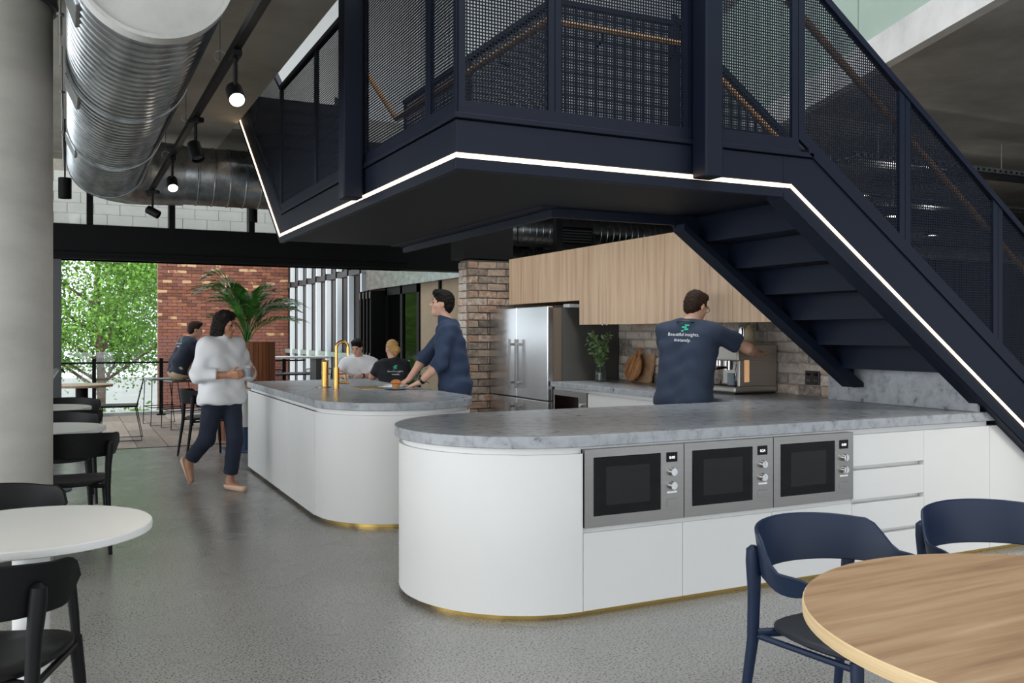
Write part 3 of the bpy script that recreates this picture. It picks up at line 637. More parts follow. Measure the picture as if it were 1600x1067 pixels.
# coffee machine
cm = thing('coffee_machine', 'brushed stainless espresso machine on the back worktop', 'coffee machine', (5.0, 5.93, .9))
MB().box(.02, .258, -.19, .2, .06, .40).build('body', 'machine_steel', cm, smooth=False, bevel=.012)
MB().box(-.14, .26, -.2, -.17, .06, .405).build('side_panel', 'machine_steel', cm, smooth=False, bevel=.01)
MB().box(-.16, .26, -.205, .205, .27, .405).build('head', 'machine_steel', cm, smooth=False, bevel=.012)
MB().box(-.19, .26, -.205, .205, .015, .065).build('drip_tray', 'machine_steel', cm, smooth=False, bevel=.012)
MB().box(-.175, -.0, -.18, .18, .0655, .068).build('tray_grille', 'black_metal', cm, smooth=False)
MB().box(-.17, .24, -.19, .19, 0, .016).build('foot', 'black_plastic', cm, smooth=False)
MB().box(-.085, -.035, -.205, -.199, .10, .28).build('glow_panel', 'amber_glow', cm, smooth=False, bevel=.004)
MB().cyl((-.08, 0, .27), (-.08, 0, .225), .038, n=20).build('group_head', 'chrome', cm); MB().cyl((-.08, .12, .27), (-.08, .12, .225), .032, n=20).build('grinder_outlet', 'chrome', cm)
pf = MB().cyl((-.08, 0, .225), (-.08, 0, .195), .036, n=20).build('portafilter', 'chrome', cm)
MB().tube([(-.10, 0, .215), (-.27, .0, .205)], [.010, .014], 10).build('handle', 'black_plastic', pf)
MB().tube([(-.1, -.14, .28), (-.13, -.145, .2), (-.12, -.145, .11)], .005, 8).build('steam_wand', 'chrome', cm)
MB().box(.02, .24, -.18, .18, .405, .412).build('cup_tray', 'machine_steel', cm, smooth=False)
cu = tag(MB().lathe([(.001, .001), (.033, 0), (.038, .005), (.040, .10), (.036, .10), (.034, .01), (.001, .008)], 24, cap=False).build('cup', 'ceramic_blue'), 'pale blue cup under the coffee machine spout', 'cup'); cu.location = (4.90, 5.86, .968)
mj = thing('milk_jug', 'polished steel milk jug on top of the coffee machine', 'jug', (5.12, 5.98, 1.312))
MB().lathe([(.04, 0), (.045, .004), (.043, .06), (.04, .125), (.042, .135), (.038, .13), (.04, .06), (.001, .006)], 28, cap=False).build('body', 'chrome', mj)
MB().tube([(.02, .04, .11), (.03, .075, .10), (.03, .075, .04), (.02, .042, .03)], .005, 8).build('handle', 'chrome', mj)
tag(MB().lathe([(.036, 0), (.044, .01), (.047, .05), (.044, .09), (.03, .125), (.016, .14), (.014, .152), (.010, .152), (.001, .15)], 28).build('ceramic_bottle', 'ceramic_beige'), 'beige ceramic bottle standing on the coffee machine', 'bottle').location = (5.08, 5.86, 1.312)

# chopping boards leaning on the bricks, vase with greenery
b1 = MB().prism([(-.14, 0), (.14, 0), (.15, .01), (.15, .28), (.14, .29), (-.14, .29), (-.15, .28), (-.15, .01)], 0, .022, 'x').build('chopping_board', 'oak_top')
tag(b1, 'square light wood chopping board leaning on the bricks', 'board'); b1.location = (5.205, 7.62, .902); b1.rotation_euler = (0, R(13), 0)
rb = thing('chopping_board', 'round striped wood serving board leaning on the bricks', 'board', (5.12, 7.74, .915)); rb.rotation_euler = (R(18), R(13), 0)
cir = arc(0, .145, .14, 0, 360, 40)[:-1]
MB().prism(cir, 0, .02, 'x').build('disc', 'board_wood', rb, bevel=.003)
MB().prism([(-.035, .26), (.035, .26), (.02, .36), (-.02, .36)], 0, .02, 'x').build('handle', 'board_wood', rb, bevel=.003)
va = thing('vase', 'clear glass jar vase on the back worktop', 'vase', (4.90, 7.91, .9))
MB().lathe([(.001, .004), (.055, .0), (.06, .008), (.06, .12), (.045, .15), (.045, .165), (.042, .165), (.042, .15), (.056, .12), (.056, .012), (.001, .01)], 28, cap=False).build('jar', 'jar_glass', va)
MB().lathe([(.001, .012), (.054, .012), (.054, .07), (.001, .07)], 24, cap=False).build('water', 'jar_glass', va)
gr = thing('greenery', 'loose bunch of leafy green sprigs standing in the glass vase', 'plant', (4.90, 7.91, .9))
rn = random.Random(5)
for k in range(15):
    a = rn.uniform(0, 2 * PI); sp = rn.uniform(.06, .18); h = rn.uniform(.28, .44) - sp * .5
    pts = [Vector((.02 * math.cos(a + 2.5), .02 * math.sin(a + 2.5), .015)), Vector((.015 * math.cos(a), .015 * math.sin(a), .16)), Vector((sp * .5 * math.cos(a), sp * .5 * math.sin(a), .16 + h * .45)), Vector((sp * math.cos(a), sp * math.sin(a), .12 + h))]
    stm = MB().tube(pts, .0025, 5).build('sprig', 'vase_leaf', gr)
    lf = MB()
    for q in range(26):
        f_ = .38 + .62 * q / 25; i_ = min(2, int(f_ * 3)); p = pts[i_].lerp(pts[i_ + 1], f_ * 3 - i_)
        d = Vector((rn.uniform(-1, 1), rn.uniform(-1, 1), rn.uniform(-.3, .9))).normalized(); w = d.cross(Vector((rn.uniform(-1, 1), rn.uniform(-1, 1), .3))).normalized(); l = rn.uniform(.035, .065)
        lf.add([p, p + d * l * .5 + w * l * .22, p + d * l, p + d * l * .5 - w * l * .22], [(0, 1, 2, 3)])
    lf.build('leaves', 'vase_leaf', stm, smooth=False, recalc=False)['kind'] = 'stuff'

# muffin on a plate, cards
tag(MB().lathe([(.001, .0), (.06, .0), (.10, .008), (.102, .012), (.06, .006), (.001, .005)], 36, cap=False).build('plate', 'plate_blue'), 'flat blue plate under the muffin', 'plate').location = (2.60, 7.60, .9)
mf = thing('muffin', 'golden brown muffin in a paper case on a blue plate', 'muffin', (2.60, 7.60, .9065))
MB().lathe([(.028, 0)] + [(.028 + .012 * i / 5, .045 * i / 5) for i in range(1, 6)], 32).build('paper_case', 'muffin_case', mf)
MB().lathe([(.040, .043), (.047, .05), (.045, .062), (.032, .076), (.012, .083), (.001, .084)], 28).build('crown', 'muffin', mf)
for k, (x, y, a) in enumerate(((2.68, 7.98, 12), (2.80, 8.18, 30))):
    o = tag(MB().box(-.075, .075, -.10, .10, 0, .003).build('paper_sheet', 'paper', smooth=False), ('white paper sheet lying behind the muffin plate', 'white paper sheet under the far hand of the standing man')[k], 'paper'); o.location = (x, y, .9025); o.rotation_euler = (0, 0, R(a))

# ------------------------------------------------------------------ services under the slab
dz, dx, rr = 3.06, .345, .345
def ribbed(n, pitch, length, r, ridge=.006):
    prof = [(r, 0)]
    k = pitch
    while k < length - pitch * .4:
        prof += [(r, k - .012), (r + ridge, k - .006), (r + ridge, k + .006), (r, k + .012)]; k += pitch
    return prof + [(r, length)]
du = thing('spiral_duct', 'large galvanised spiral air duct hanging under the concrete slab', 'duct', (dx, 4.3, dz))
RY = Matrix.Rotation(R(-90), 4, 'X')
MB().lathe(ribbed(0, .095, 5.3, rr), 72, m=RY, cap=False).build('duct_pipe', 'galvanised', du, angle=30)
MB().lathe([(.001, .02), (rr - .012, .02), (rr - .01, -.005), (rr + .008, -.005), (rr + .008, .09)], 72, m=RY, cap=False).build('end_cap', 'concrete_edge', du)
for y in (1.75, 3.6, 5.25): MB().lathe([(rr, y), (rr + .012, y), (rr + .012, y + .06), (rr, y + .06)], 72, m=RY, cap=False).build('collar', 'galvanised', du)
for y, a in ((.35, 200), (2.0, 205), (3.8, 205)):
    mt = Matrix.Translation((rr * math.cos(R(a)), y, rr * math.sin(R(a)))) @ Matrix.Rotation(-R(a), 4, 'Y')
    MB().mbox(mt, .03, .34, .16).build('access_hatch', 'galvanised', du, smooth=False, bevel=.006)
# segmented elbow and cross duct
el = MB(); pts = [(0, 5.28, 0)] + [(.55 - .55 * math.cos(R(a)), 5.28 + .5 * math.sin(R(a)), -.0) for a in (18, 36, 54, 72, 90)] + [(.75, 5.78, 0)]
el.tube(pts, [rr, rr, rr, rr, rr - .01, rr - .02, rr - .03], 48, cap=False).build('elbow', 'galvanised', du, angle=12)
cross = [(.75, 5.78, 0)]
MB().lathe(ribbed(0, .16, 3.0, rr - .04), 60, c=(.72, 5.78, -.0), m=Matrix.Rotation(R(90), 4, 'Y'), cap=False).build('cross_pipe', 'galvanised', du, angle=30)
for k, y in enumerate((5.6, 7.4, 9.0)):
    o = thing('hanger_rod', ('threaded rod hanger beside the spiral duct near its capped end', 'threaded rod hanger beside the middle of the spiral duct', 'threaded rod hanger beside the spiral duct elbow')[k], 'rod', (-.035, y, 3.5))
    MB().cyl((0, 0, 0), (0, 0, -.62), .006, n=8).build('rod', 'steel', o); MB().cyl((0, 0, -.33), (0, 0, -.45), .011, n=8).cyl((0, 0, -.33), (0, 0, -.345), .022, n=10).build('coupler', 'steel', o)

# track with spotlights
tk = thing('light_track', 'long black lighting track hung on wires below the slab', 'light track', (.715, 0, 2.75))
MB().box(-.018, .018, 2.6, 9.5, -.02, .02).build('rail', 'black_metal', tk, smooth=False)
for y in (3.6, 4.9, 6.4, 7.8, 9.2):
    w_ = MB().cyl((0, y, .02), (0, y, .75), .0025, n=6).build('wire', 'steel', tk)
    MB().tube([(.03 * math.cos(R(a)), y, .09 + .03 * math.sin(R(a))) for a in range(0, 361, 30)], .002, 5).build('wire_loop', 'steel', w_)
def spot(loc, yaw, tilt, lit, label, energy=9, drop=.15, parent_len=.0):
    t = thing('spotlight', label, 'spotlight', loc, yaw, 'track spotlights')
    MB().box(-.022, .022, -.06, .06, -.03, .0).build('adaptor', 'black_metal', t, smooth=False, bevel=.004)
    MB().cyl((0, 0, -.03), (0, 0, -drop - .03), .010, n=12).build('stem', 'black_metal', t)
    mt = Matrix.Translation((0, 0, -drop - .05)) @ Matrix.Rotation(tilt, 4, 'X') @ Matrix.Scale(.76, 4)
    hd_ = MB().lathe([(.001, .07), (.05, .07), (.052, .065), (.052, -.085), (.046, -.085), (.046, -.07)], 28, m=mt, cap=False).build('head', 'black_metal', t)
    MB().lathe([(.045, -.072), (.001, -.072)], 24, m=mt, cap=False).build('lens', 'lamp_glow' if lit else 'black_glass', hd_)
    if lit:
        d = bpy.data.lights.new('spot_beam', 'SPOT'); d.energy = energy; d.spot_size = R(80); d.spot_blend = .6; d.color = (1, .9, .76); d.shadow_soft_size = .04
        o = bpy.data.objects.new('spot_beam', d); COL.objects.link(o); o.parent = t; o.matrix_local = mt @ Matrix.Translation((0, 0, -.095))
spot((.715, 4.42, 2.73), R(0), R(-52), True, 'lit black track spotlight at the end of the track above the island', 30)
spot((.715, 5.90, 2.73), R(25), R(-28), False, 'unlit black track spotlight between the two lit ones')
spot((.715, 7.28, 2.73), R(0), R(-48), True, 'lit black track spotlight close to the duct elbow', 30)
spot((.715, 9.05, 2.73), R(60), R(-62), False, 'unlit black track spotlight beyond the duct elbow, tilted sideways')
t2 = thing('light_track', 'short black lighting track running crosswise above the door head beam', 'light track', (0, 11.1, 2.93))
MB().box(.95, 2.6, -.018, .018, -.02, .02).build('rail', 'black_metal', t2, smooth=False)
for x in (1.0, 2.4): MB().cyl((x, 0, .02), (x, 0, .57), .012, n=8).build('rod', 'black_metal', t2)
MB().lathe([(.001, .07), (.05, .07), (.052, .0), (.052, -.15), (.001, -.15)], 24, c=(2.0, 0, -.05)).build('lamp_head', 'black_metal', t2)
o = tag(MB().lathe([(.001, .2), (.06, .2), (.06, 0), (.05, 0), (.05, .03), (.001, .03)], 28, cap=False).build('surface_downlight', 'black_metal'), 'black cylinder downlight beside the concrete column', 'downlight'); o.location = (-.02, 9.9, 2.72)
MB().cyl((0, 0, .2), (0, 0, .78), .008, n=8).build('stem', 'black_metal', o)
# ducts and tray behind the kitchen
for k, (y, z, r_, lab) in enumerate(((12.9, 3.05, .24, 'thick galvanised spiral duct crossing behind the oak cupboards'), (14.2, 2.72, .16, 'thin galvanised spiral duct low behind the oak cupboards'))):
    d_ = thing('spiral_duct', lab, 'duct', (5.6, y, z)); MB().lathe(ribbed(0, .12, 6, r_), 40, m=Matrix.Rotation(R(90), 4, 'Y')).build('duct_pipe', 'galvanised', d_, angle=30)
    for x in (1.5, 4.0): MB().cyl((x, 0, r_), (x, 0, 3.497 - z), .008, n=6).build('rod', 'steel', d_)
gl = MB().box(1.45, 2.05, -.33, -.2, -.22, .05).build('vent_grille', 'black_metal', bpy.data.objects['spiral_duct.001'], smooth=False)
for k in range(5): MB().box(1.47, 2.03, -.34, -.33, -.2 + k * .045, -.18 + k * .045).build('slat', 'grey_frame', gl, smooth=False)
tk3 = thing('light_track', 'black lighting track behind the oak cupboards', 'light track', (0, 11.2, 2.62)); MB().box(5.3, 9, -.02, .02, -.02, .02).build('rail', 'black_metal', tk3, smooth=False)
for x in (5.6, 8.6): MB().cyl((x, 0, .02), (x, 0, .88), .01, n=8).build('rod', 'black_metal', tk3)
spot((5.85, 11.2, 2.60), R(20), R(-20), False, 'unlit black spotlight on the track behind the oak cupboards')
tag(MB().box(6.05, 6.15, 10.9, 11.0, 0, 3.5).build('steel_post', 'black_metal', smooth=False), 'black square steel post behind the oak cupboards', 'post')
# hall beyond the stairs: slatted navy wall, trays, pipes and lamps
sw = struct(MB().box(7.6, 15.8, 10.3, 10.4, 0, 2.62).build('wall_slatted', 'navy_soffit', smooth=False), 'navy slatted timber wall beyond the stairs')
for k in range(52): MB().box(7.62 + k * .157, 7.70 + k * .157, 10.24, 10.3, 0, 2.60).build('slat', 'navy_steel', sw, smooth=False)
struct(MB().box(7.6, 15.8, 10.2, 10.45, 2.62, 2.80).build('trim_16', 'concrete', smooth=False))
def tray(x0, x1, y, z, lab):
    t = thing('cable_tray', lab, 'cable tray', (0, y, z))
    MB().box(x0, x1, -.15, .15, 0, .006).box(x0, x1, -.15, -.145, 0, .06).box(x0, x1, .145, .15, 0, .06).build('channel', 'galvanised', t, smooth=False)
    mb = MB(); k = x0
    while k < x1: mb.box(k, k + .03, -.152, -.15, .02, .042); k += .09
    mb.build('slots', 'black_metal', t, smooth=False)['kind'] = 'stuff'
    for x in np.arange(x0 + .5, x1, 1.9): MB().cyl((x, 0, .0), (x, 0, 3.496 - z), .006, n=6).build('rod', 'steel', t)
tray(6.9, 15.5, 6.6, 3.12, 'slotted galvanised cable tray hung under the slab beyond the stairs')
tray(7.6, 15.5, 8.0, 3.0, 'second slotted cable tray hung further behind the stairs')
for y, z, r_, lab, mt_ in ((7.3, 2.95, .035, 'thin grey pipe under the slab beyond the stairs', 'steel'), (8.9, 2.78, .14, 'galvanised round duct above the slatted wall', 'galvanised')):
    tag(MB().cyl((6.9, y, z), (15.7, y, z), r_, n=24).build('ceiling_pipe', mt_), lab, 'pipe')
for k, (x, y) in enumerate(((8.3, 7.2), (10.4, 8.4))):
    o = thing('pendant_lamp', ('black pendant lamp hung under the slab beyond the stairs', 'black pendant lamp hung in front of the slatted wall')[k], 'lamp', (x, y, 3.5))
    MB().cyl((0, 0, 0), (0, 0, -.72), .006, n=6).build('rod', 'steel', o); MB().lathe([(.02, -.70), (.09, -.76), (.10, -.80), (.001, -.80)], 20).build('shade', 'black_metal', o)
    MB().lathe([(.04, -.802), (.001, -.803)], 16, cap=False).build('bulb', 'lamp_glow', o)
    d = bpy.data.lights.new('pendant_light', 'POINT'); d.energy = 22; d.color = (1, .92, .8); d.shadow_soft_size = .05; q = bpy.data.objects.new('pendant_light', d); COL.objects.link(q); q.parent = o; q.location = (0, 0, -.86)

# ------------------------------------------------------------------ furniture
def make_chair(cm_, sm_, sweep=112, arms=True):
    """curved-back dining chair, front = -Y, seat 0.455, back 0.775"""
    t = thing('dining_chair', '', 'chair')
    n = 24
    def prof(a): return .215 + .0 * a
    outl = []
    for k in range(n):
        a = 2 * PI * k / n; c, s_ = math.cos(a), math.sin(a)
        e = 3.2; x = .225 * math.copysign(abs(c) ** (2 / e), c); y = .215 * math.copysign(abs(s_) ** (2 / e), s_)
        x *= 1.0 - .10 * (y / .215 > 0) * (y / .215); outl.append((x, y))
    mb = MB(); ring = []
    for sc_, z in ((.90, .425), (1., .437), (1., .449), (.96, .455), (.6, .449), (.2, .446)): ring.append([(x * sc_, y * sc_, z + .010 * (abs(x * sc_) / .225) ** 2) for x, y in outl])
    for g in ring: mb.v += g
    for i in range(len(ring) - 1):
        for k in range(n): mb.f.append((i * n + k, i * n + (k + 1) % n, (i + 1) * n + (k + 1) % n, (i + 1) * n + k))
    mb.f += [tuple(range(n))[::-1], tuple(range((len(ring) - 1) * n, len(ring) * n))]
    mb.build('seat', sm_, t)
    for s_ in (-1, 1):
        MB().tube([(s_ * .195, -.175, .44), (s_ * .205, -.185, .3), (s_ * .22, -.205, 0)], [.020, .019, .012], 14).build('leg', cm_, t)
        MB().tube([(s_ * .235, .27, 0), (s_ * .218, .215, .40), (s_ * .222, .205, .56), (s_ * .23, .20, .66), (s_ * .232, .20, .70), (s_ * .232, .2, .712)], [.012, .019, .021, .025, .022, .008], 14).build('leg', cm_, t)
        MB().tube([(s_ * .215, .20, .425), (s_ * .12, .16, .425)], .014, 10).tube([(s_ * .20, -.17, .42), (s_ * .21, .2, .415)], .011, 8).build('side_rail', cm_, t)
    # backrest: a band bent round the sitter, tall behind, dropping to short arms
    m_, th = 36, .012; vs_ = []; fs = []
    for k in range(m_ + 1):
        a = R(-sweep + 2 * sweep * k / m_); q = abs(-sweep + 2 * sweep * k / m_)
        rx, ry = .262, .235
        x, y = rx * math.sin(a), .03 + ry * math.cos(a)
        f_ = max(0., min(1., (q - 62) / 26)) if arms else 0.; f_ = f_ * f_ * (3 - 2 * f_)
        zt = .775 - .015 * (q / 60) ** 2 * (q < 60) - .015 * (q >= 60) - .095 * f_; zb = .615 + .0 * q - .02 * f_ + .01 * max(0, (q - 95) / 17)
        if q > 104: zt -= .012 * (q - 104) / 8; zb += .012 * (q - 104) / 8
        if not arms and q > sweep - 16: e_ = 1 - math.sqrt(max(0., 1 - ((q - sweep + 16) / 16) ** 2)); zt -= .070 * e_; zb += .055 * e_
        nx, ny = math.sin(a), math.cos(a)
        for (rz_, off, lean) in ((zb, 0, 0), (zt, 0, .02), (zt, th, .02), (zb, th, 0)):
            vs_.append((x + nx * (off + lean), y + ny * (off + lean), rz_))
    for k in range(m_):
        for j in range(4): fs.append((k * 4 + j, k * 4 + (j + 1) % 4, (k + 1) * 4 + (j + 1) % 4, (k + 1) * 4 + j))
    fs += [(0, 1, 2, 3)[::-1], (m_ * 4, m_ * 4 + 1, m_ * 4 + 2, m_ * 4 + 3)]
    MB().add(vs_, fs).build('backrest', cm_, t, bevel=.004, angle=50)
    return t
nc = make_chair('navy_chair', 'navy_seat')
place(nc, True, (2.24, 2.10, 0), R(4), 'navy curved-back dining chair facing the first microwave side of the oak table')['group'] = 'navy chairs at the oak table'
nc['label'] = 'navy curved-back dining chair at the oak table, its back to the built-in microwaves'
o = place(nc, False, (2.94, 2.03, 0), R(-24), 'navy curved-back dining chair at the oak table, its back to the white drawers')
kc = make_chair('black_chair', 'black_chair', 86, False); bgrp = 'black chairs at the white tables'
spots = [((-.22, 3.08, 0), R(160), 'black dining chair tucked under the thick-posted white round table, its back to the floor'),
         ((-.24, 4.04, 0), R(25), 'black dining chair between the white round table and the concrete column'),
         ((.02, 6.52, 0), R(178), 'black dining chair on the window side of the white table behind the column'),
         ((-.06, 7.72, 0), R(0), 'black dining chair between the two white tables behind the column'),
         ((.0, 9.5, 0), R(0), 'black dining chair at the far white table near the terrace'),
         ((-.02, 8.42, 0), R(180), 'black dining chair backing onto the white table behind the column'),
         ((1.42, 10.72, 0), R(95), 'black dining chair beside the walking woman at the white post table')]
for k, (l_, a, lab) in enumerate(spots): place(kc, k == 0, l_, a, lab)['group'] = bgrp
def ped_table(name, label, loc, r, topm, edgem, h=.74, th=.028, pr_=.045, group=None, base=True):
    t = thing(name, label, 'table', loc, 0, group)
    MB().lathe([(.001, h - th), (r - .006, h - th), (r - .001, h - th + .003), (r, h - th * .5), (r - .001, h - .003), (r - .004, h)], 96, cap=False).build('edge', edgem, t)
    MB().lathe([(r - .004, h), (.001, h + .0004)], 96, cap=False).build('tabletop', topm, t)
    MB().cyl((0, 0, .13), (0, 0, h - th), pr_, n=32).build('post', 'white_table', t)
    MB().lathe([(pr_ + .001, .016), (pr_ + .001, .15)], 32).build('post_foot', 'navy_base', t)
    MB().lathe([(.001, 0), (r * .6, 0), (r * .6, .008), (r * .56, .014), (.001, .016)], 48, cap=False).build('base', 'navy_base', t)
    return t
ped_table('round_table', 'round white pedestal table with a black chair pushed up to its front', (-.11, 3.49, 0), .385, 'white_table', 'white_table', pr_=.058)
ped_table('round_table', 'round white pedestal table standing just behind the concrete column', (-.16, 7.06, 0), .41, 'white_table', 'white_table', group=None)
ped_table('round_table', 'round white pedestal table farther behind the column near the terrace', (-.20, 9.0, 0), .40, 'white_table', 'white_table')
ok = ped_table('dining_table', 'large round oak-topped dining table with pale ply edge', (2.115, 1.255, 0), .65, 'oak_top', 'ply_edge', th=.034)
wt = thing('post_table', 'timber topped table on a white post with navy foot, beside the island', 'table', (1.95, 11.1, 0))
MB().box(-.22, 1.2, -.4, .4, .755, .78).build('tabletop', 'oak_top', wt, smooth=False, bevel=.002)
MB().box(-.22, 1.2, -.38, .38, .70, .754).build('frame', 'white_table', wt, smooth=False)
MB().cyl((-.05, 0, .1), (-.05, 0, .70), .06, n=24).build('post', 'white_table', wt); MB().cyl((-.05, 0, .015), (-.05, 0, .28), .061, n=24).build('post_foot', 'navy_base', wt)
MB().box(-.3, .35, -.28, .28, 0, .016).build('base', 'navy_base', wt, smooth=False, bevel=.004)

# terrace furniture
bt2 = thing('bar_table', 'long white high bar table on the terrace beside the planter', 'table', (2.75, 14.3, 0))
MB().box(-.95, .95, -.3, .3, 1.0, 1.03).build('tabletop', 'white_table', bt2, smooth=False, bevel=.003)
for x in (-.8, .8): MB().box(x - .04, x + .04, -.2, .2, 0, 1.0).build('leg', 'grey_frame', bt2, smooth=False)
def wire_chair(seat_h, back_h, w, d, stool=False):
    t = thing('bar_stool' if stool else 'wire_chair', '', 'stool' if stool else 'chair'); r = .007
    for s_ in (-1, 1):
        x = s_ * w / 2
        MB().tube([(x, -d / 2, seat_h), (x * 1.06, -d / 2 - .02, .012), (x * 1.06, d / 2 + .05, .012), (x, d / 2 - .03, seat_h)], r, 8).build('leg_loop', 'black_metal', t)
    if stool: MB().tube([(-w / 2 * 1.05, -d / 2 - .015, .28), (w / 2 * 1.05, -d / 2 - .015, .28), (w / 2 * 1.05, d / 2 + .03, .28), (-w / 2 * 1.05, d / 2 + .03, .28), (-w / 2 * 1.05, -d / 2 - .015, .28)], r, 8).build('foot_rail', 'black_metal', t)
    MB().box(-w / 2, w / 2, -d / 2, d / 2, seat_h, seat_h + .022).build('seat', 'grey_panel' if stool else 'black_metal', t, smooth=False, bevel=.008)
    bk = MB()
    bk.tube([(-w / 2, d / 2 - .02, seat_h), (-w / 2, d / 2 + .06, back_h - .02), (-w / 2 + .02, d / 2 + .065, back_h), (w / 2 - .02, d / 2 + .065, back_h), (w / 2, d / 2 + .06, back_h - .02), (w / 2, d / 2 - .02, seat_h)], r, 8).build('back_frame', 'black_metal', t)
    if stool: MB().prism([(d / 2 + .0, seat_h + .06), (d / 2 + .012, seat_h + .06), (d / 2 + .067, back_h - .01), (d / 2 + .055, back_h - .01)], -w / 2 + .01, w / 2 - .01, 'x').build('back_pad', 'grey_panel', t, smooth=False)
    else:
        wr_ = MB()
        for k in range(1, 22): wr_.tube([(-w / 2 + w * k / 22, d / 2 - .02, seat_h + .02), (-w / 2 + w * k / 22, d / 2 + .063, back_h)], .003, 5)
        wr_.build('back_wires', 'black_metal', t)['kind'] = 'stuff'
    return t
wc = wire_chair(.44, .80, .46, .44); place(wc, True, (.62, 12.85, 0), R(-95), 'black wire chair by the glass balustrade, turned to the small round table')
place(wc, False, (3.05, 15.3, 0), R(160), 'black wire chair at the dark table beyond the planter'); place(wc, False, (3.75, 15.35, 0), R(190), 'black wire chair next to the white fins beyond the planter')
bs = wire_chair(.685, .96, .42, .40, True); place(bs, True, (1.50, 14.0, 0), R(-78), 'wire bar stool under the seated man in the navy tee'); place(bs, False, (1.30, 14.75, 0), R(-80), 'empty wire bar stool behind the man in the navy tee')
for o in COL.objects:
    if o.name.startswith('wire_chair') and o.get('category'): o['group'] = 'black wire chairs on the terrace'
    if o.name.startswith('bar_stool') and o.get('category'): o['group'] = 'wire bar stools on the terrace'
tt = thing('terrace_table', 'small round timber topped table on a black post by the glass balustrade', 'table', (.17, 13.0, 0))
MB().lathe([(.001, .70), (.37, .70), (.375, .715), (.37, .73), (.001, .73)], 48, cap=False).build('tabletop', 'oak_top', tt); MB().cyl((0, 0, .01), (0, 0, .70), .075, n=24).build('post', 'black_metal', tt); MB().cyl((0, 0, 0), (0, 0, .012), .26, n=32).build('base', 'black_metal', tt)
dt = thing('terrace_table', 'dark square terrace table beyond the timber planter', 'table', (3.35, 14.9, 0)); MB().box(-.5, .5, -.35, .35, .72, .74).build('tabletop', 'black_metal', dt, smooth=False)
for x in (-.45, .45):
    for y in (-.3, .3): MB().box(x - .02, x + .02, y - .02, y + .02, 0, .72).build('leg', 'black_metal', dt, smooth=False)
ct = thing('cafe_table', 'white cafe table between the two seated people', 'table', (3.72, 12.22, 0)); MB().box(-.42, .42, -.3, .3, .715, .74).build('tabletop', 'white_table', ct, smooth=False, bevel=.003); MB().cyl((0, 0, .01), (0, 0, .715), .035).build('post', 'black_metal', ct); MB().cyl((0, 0, 0), (0, 0, .012), .25, n=32).build('base', 'black_metal', ct)
tag(MB().lathe([(.001, .002), (.03, 0), (.036, .01), (.042, .075), (.038, .075), (.032, .012), (.001, .01)], 24, cap=False).build('cup', 'ceramic_blue'), 'pale cup on the cafe table beside the man in white', 'cup').location = (3.92, 12.15, .74)
for k, (x, y, a, lab) in enumerate(((3.78, 12.80, 0, 'plain black terrace seat under the man in the white tee'), (3.93, 11.72, 180, 'plain black terrace seat under the person with a blond bun'))):
    s = thing('outdoor_chair', lab, 'chair', (x, y, 0), R(a), 'black terrace seats'); MB().box(-.22, .22, -.2, .2, .39, .412).build('seat', 'black_metal', s, smooth=False, bevel=.008)
    for qx in (-.19, .19):
        for qy in (-.17, .17): MB().cyl((qx, qy, 0), (qx, qy, .39), .012, n=8).build('leg', 'black_metal', s)
    MB().tube([(-.19, .18, .40), (-.19, .24, .74), (.19, .24, .74), (.19, .18, .40)], .010, 8).build('back_frame', 'black_metal', s)

# planter with palm
plr = thing('planter', 'tall round rust-brown slatted planter on the terrace', 'planter', (2.14, 12.35, 0))
MB().lathe([(.36, 0), (.36, 1.28), (.345, 1.28), (.345, 1.22), (.001, 1.22)], 48, cap=False).build('shell', 'corten', plr)
for k in range(40):
    a = 2 * PI * k / 40; MB().mbox(Matrix.Translation((.363 * math.cos(a), .363 * math.sin(a), .64)) @ Matrix.Rotation(a, 4, 'Z'), .012, .05, 1.28).build('slat', 'corten', plr, smooth=False)
MB().lathe([(.34, 1.225), (.001, 1.24)], 32, cap=False).build('soil', 'soil', plr)
pm_ = thing('palm', 'leafy green kentia palm growing in the round planter', 'plant', (2.14, 12.35, 1.23))
rn = random.Random(11)
fr_ = [(195, .62, 1.15), (170, .42, 1.35), (215, .40, 1.05), (150, .36, 1.15), (20, .62, .85), (-15, .55, .75), (60, .45, .95), (250, .5, .8), (290, .55, .7), (330, .62, .9), (110, .45, .95), (-40, .68, .55), (230, .7, .6), (5, .28, 1.0), (190, .32, .8), (270, .28, .95)]
for (az, out, up) in fr_:
    a = R(az); d = Vector((math.cos(a), math.sin(a), 0)); pts = []
    for q in range(11):
        s_ = q / 10; pts.append(d * out * s_ ** 1.25 + Vector((0, 0, up * (1.55 * s_ - .72 * s_ * s_ * (1 + .5 * out)))))
    f = MB().tube(pts, [.010 - .0008 * q for q in range(11)], 6).build('frond', 'palm_leaf', pm_)
    lf = MB()
    for q in range(34):
        s_ = .28 + .72 * q / 33; i_ = min(9, int(s_ * 10)); p = pts[i_].lerp(pts[i_ + 1], s_ * 10 - i_); tg = (pts[i_ + 1] - pts[i_]).normalized(); sd = tg.cross(Vector((0, 0, 1))).normalized(); upv = sd.cross(tg)
        for w in (-1, 1):
            l = .30 * math.sin(PI * min(1, .18 + .8 * (1 - s_) + .1)) ** .7 * rn.uniform(.85, 1.1) + .05
            dr_ = (sd * w * .75 + tg * .75 + upv * .22).normalized(); tip = p + dr_ * l - Vector((0, 0, .22 * l)); md = p + dr_ * l * .5; wd = tg * .011
            lf.add([p, md - wd, tip, md + wd], [(0, 1, 2, 3)])
    lf.build('leaflets', 'palm_leaf', f, smooth=False, recalc=False)['kind'] = 'stuff'
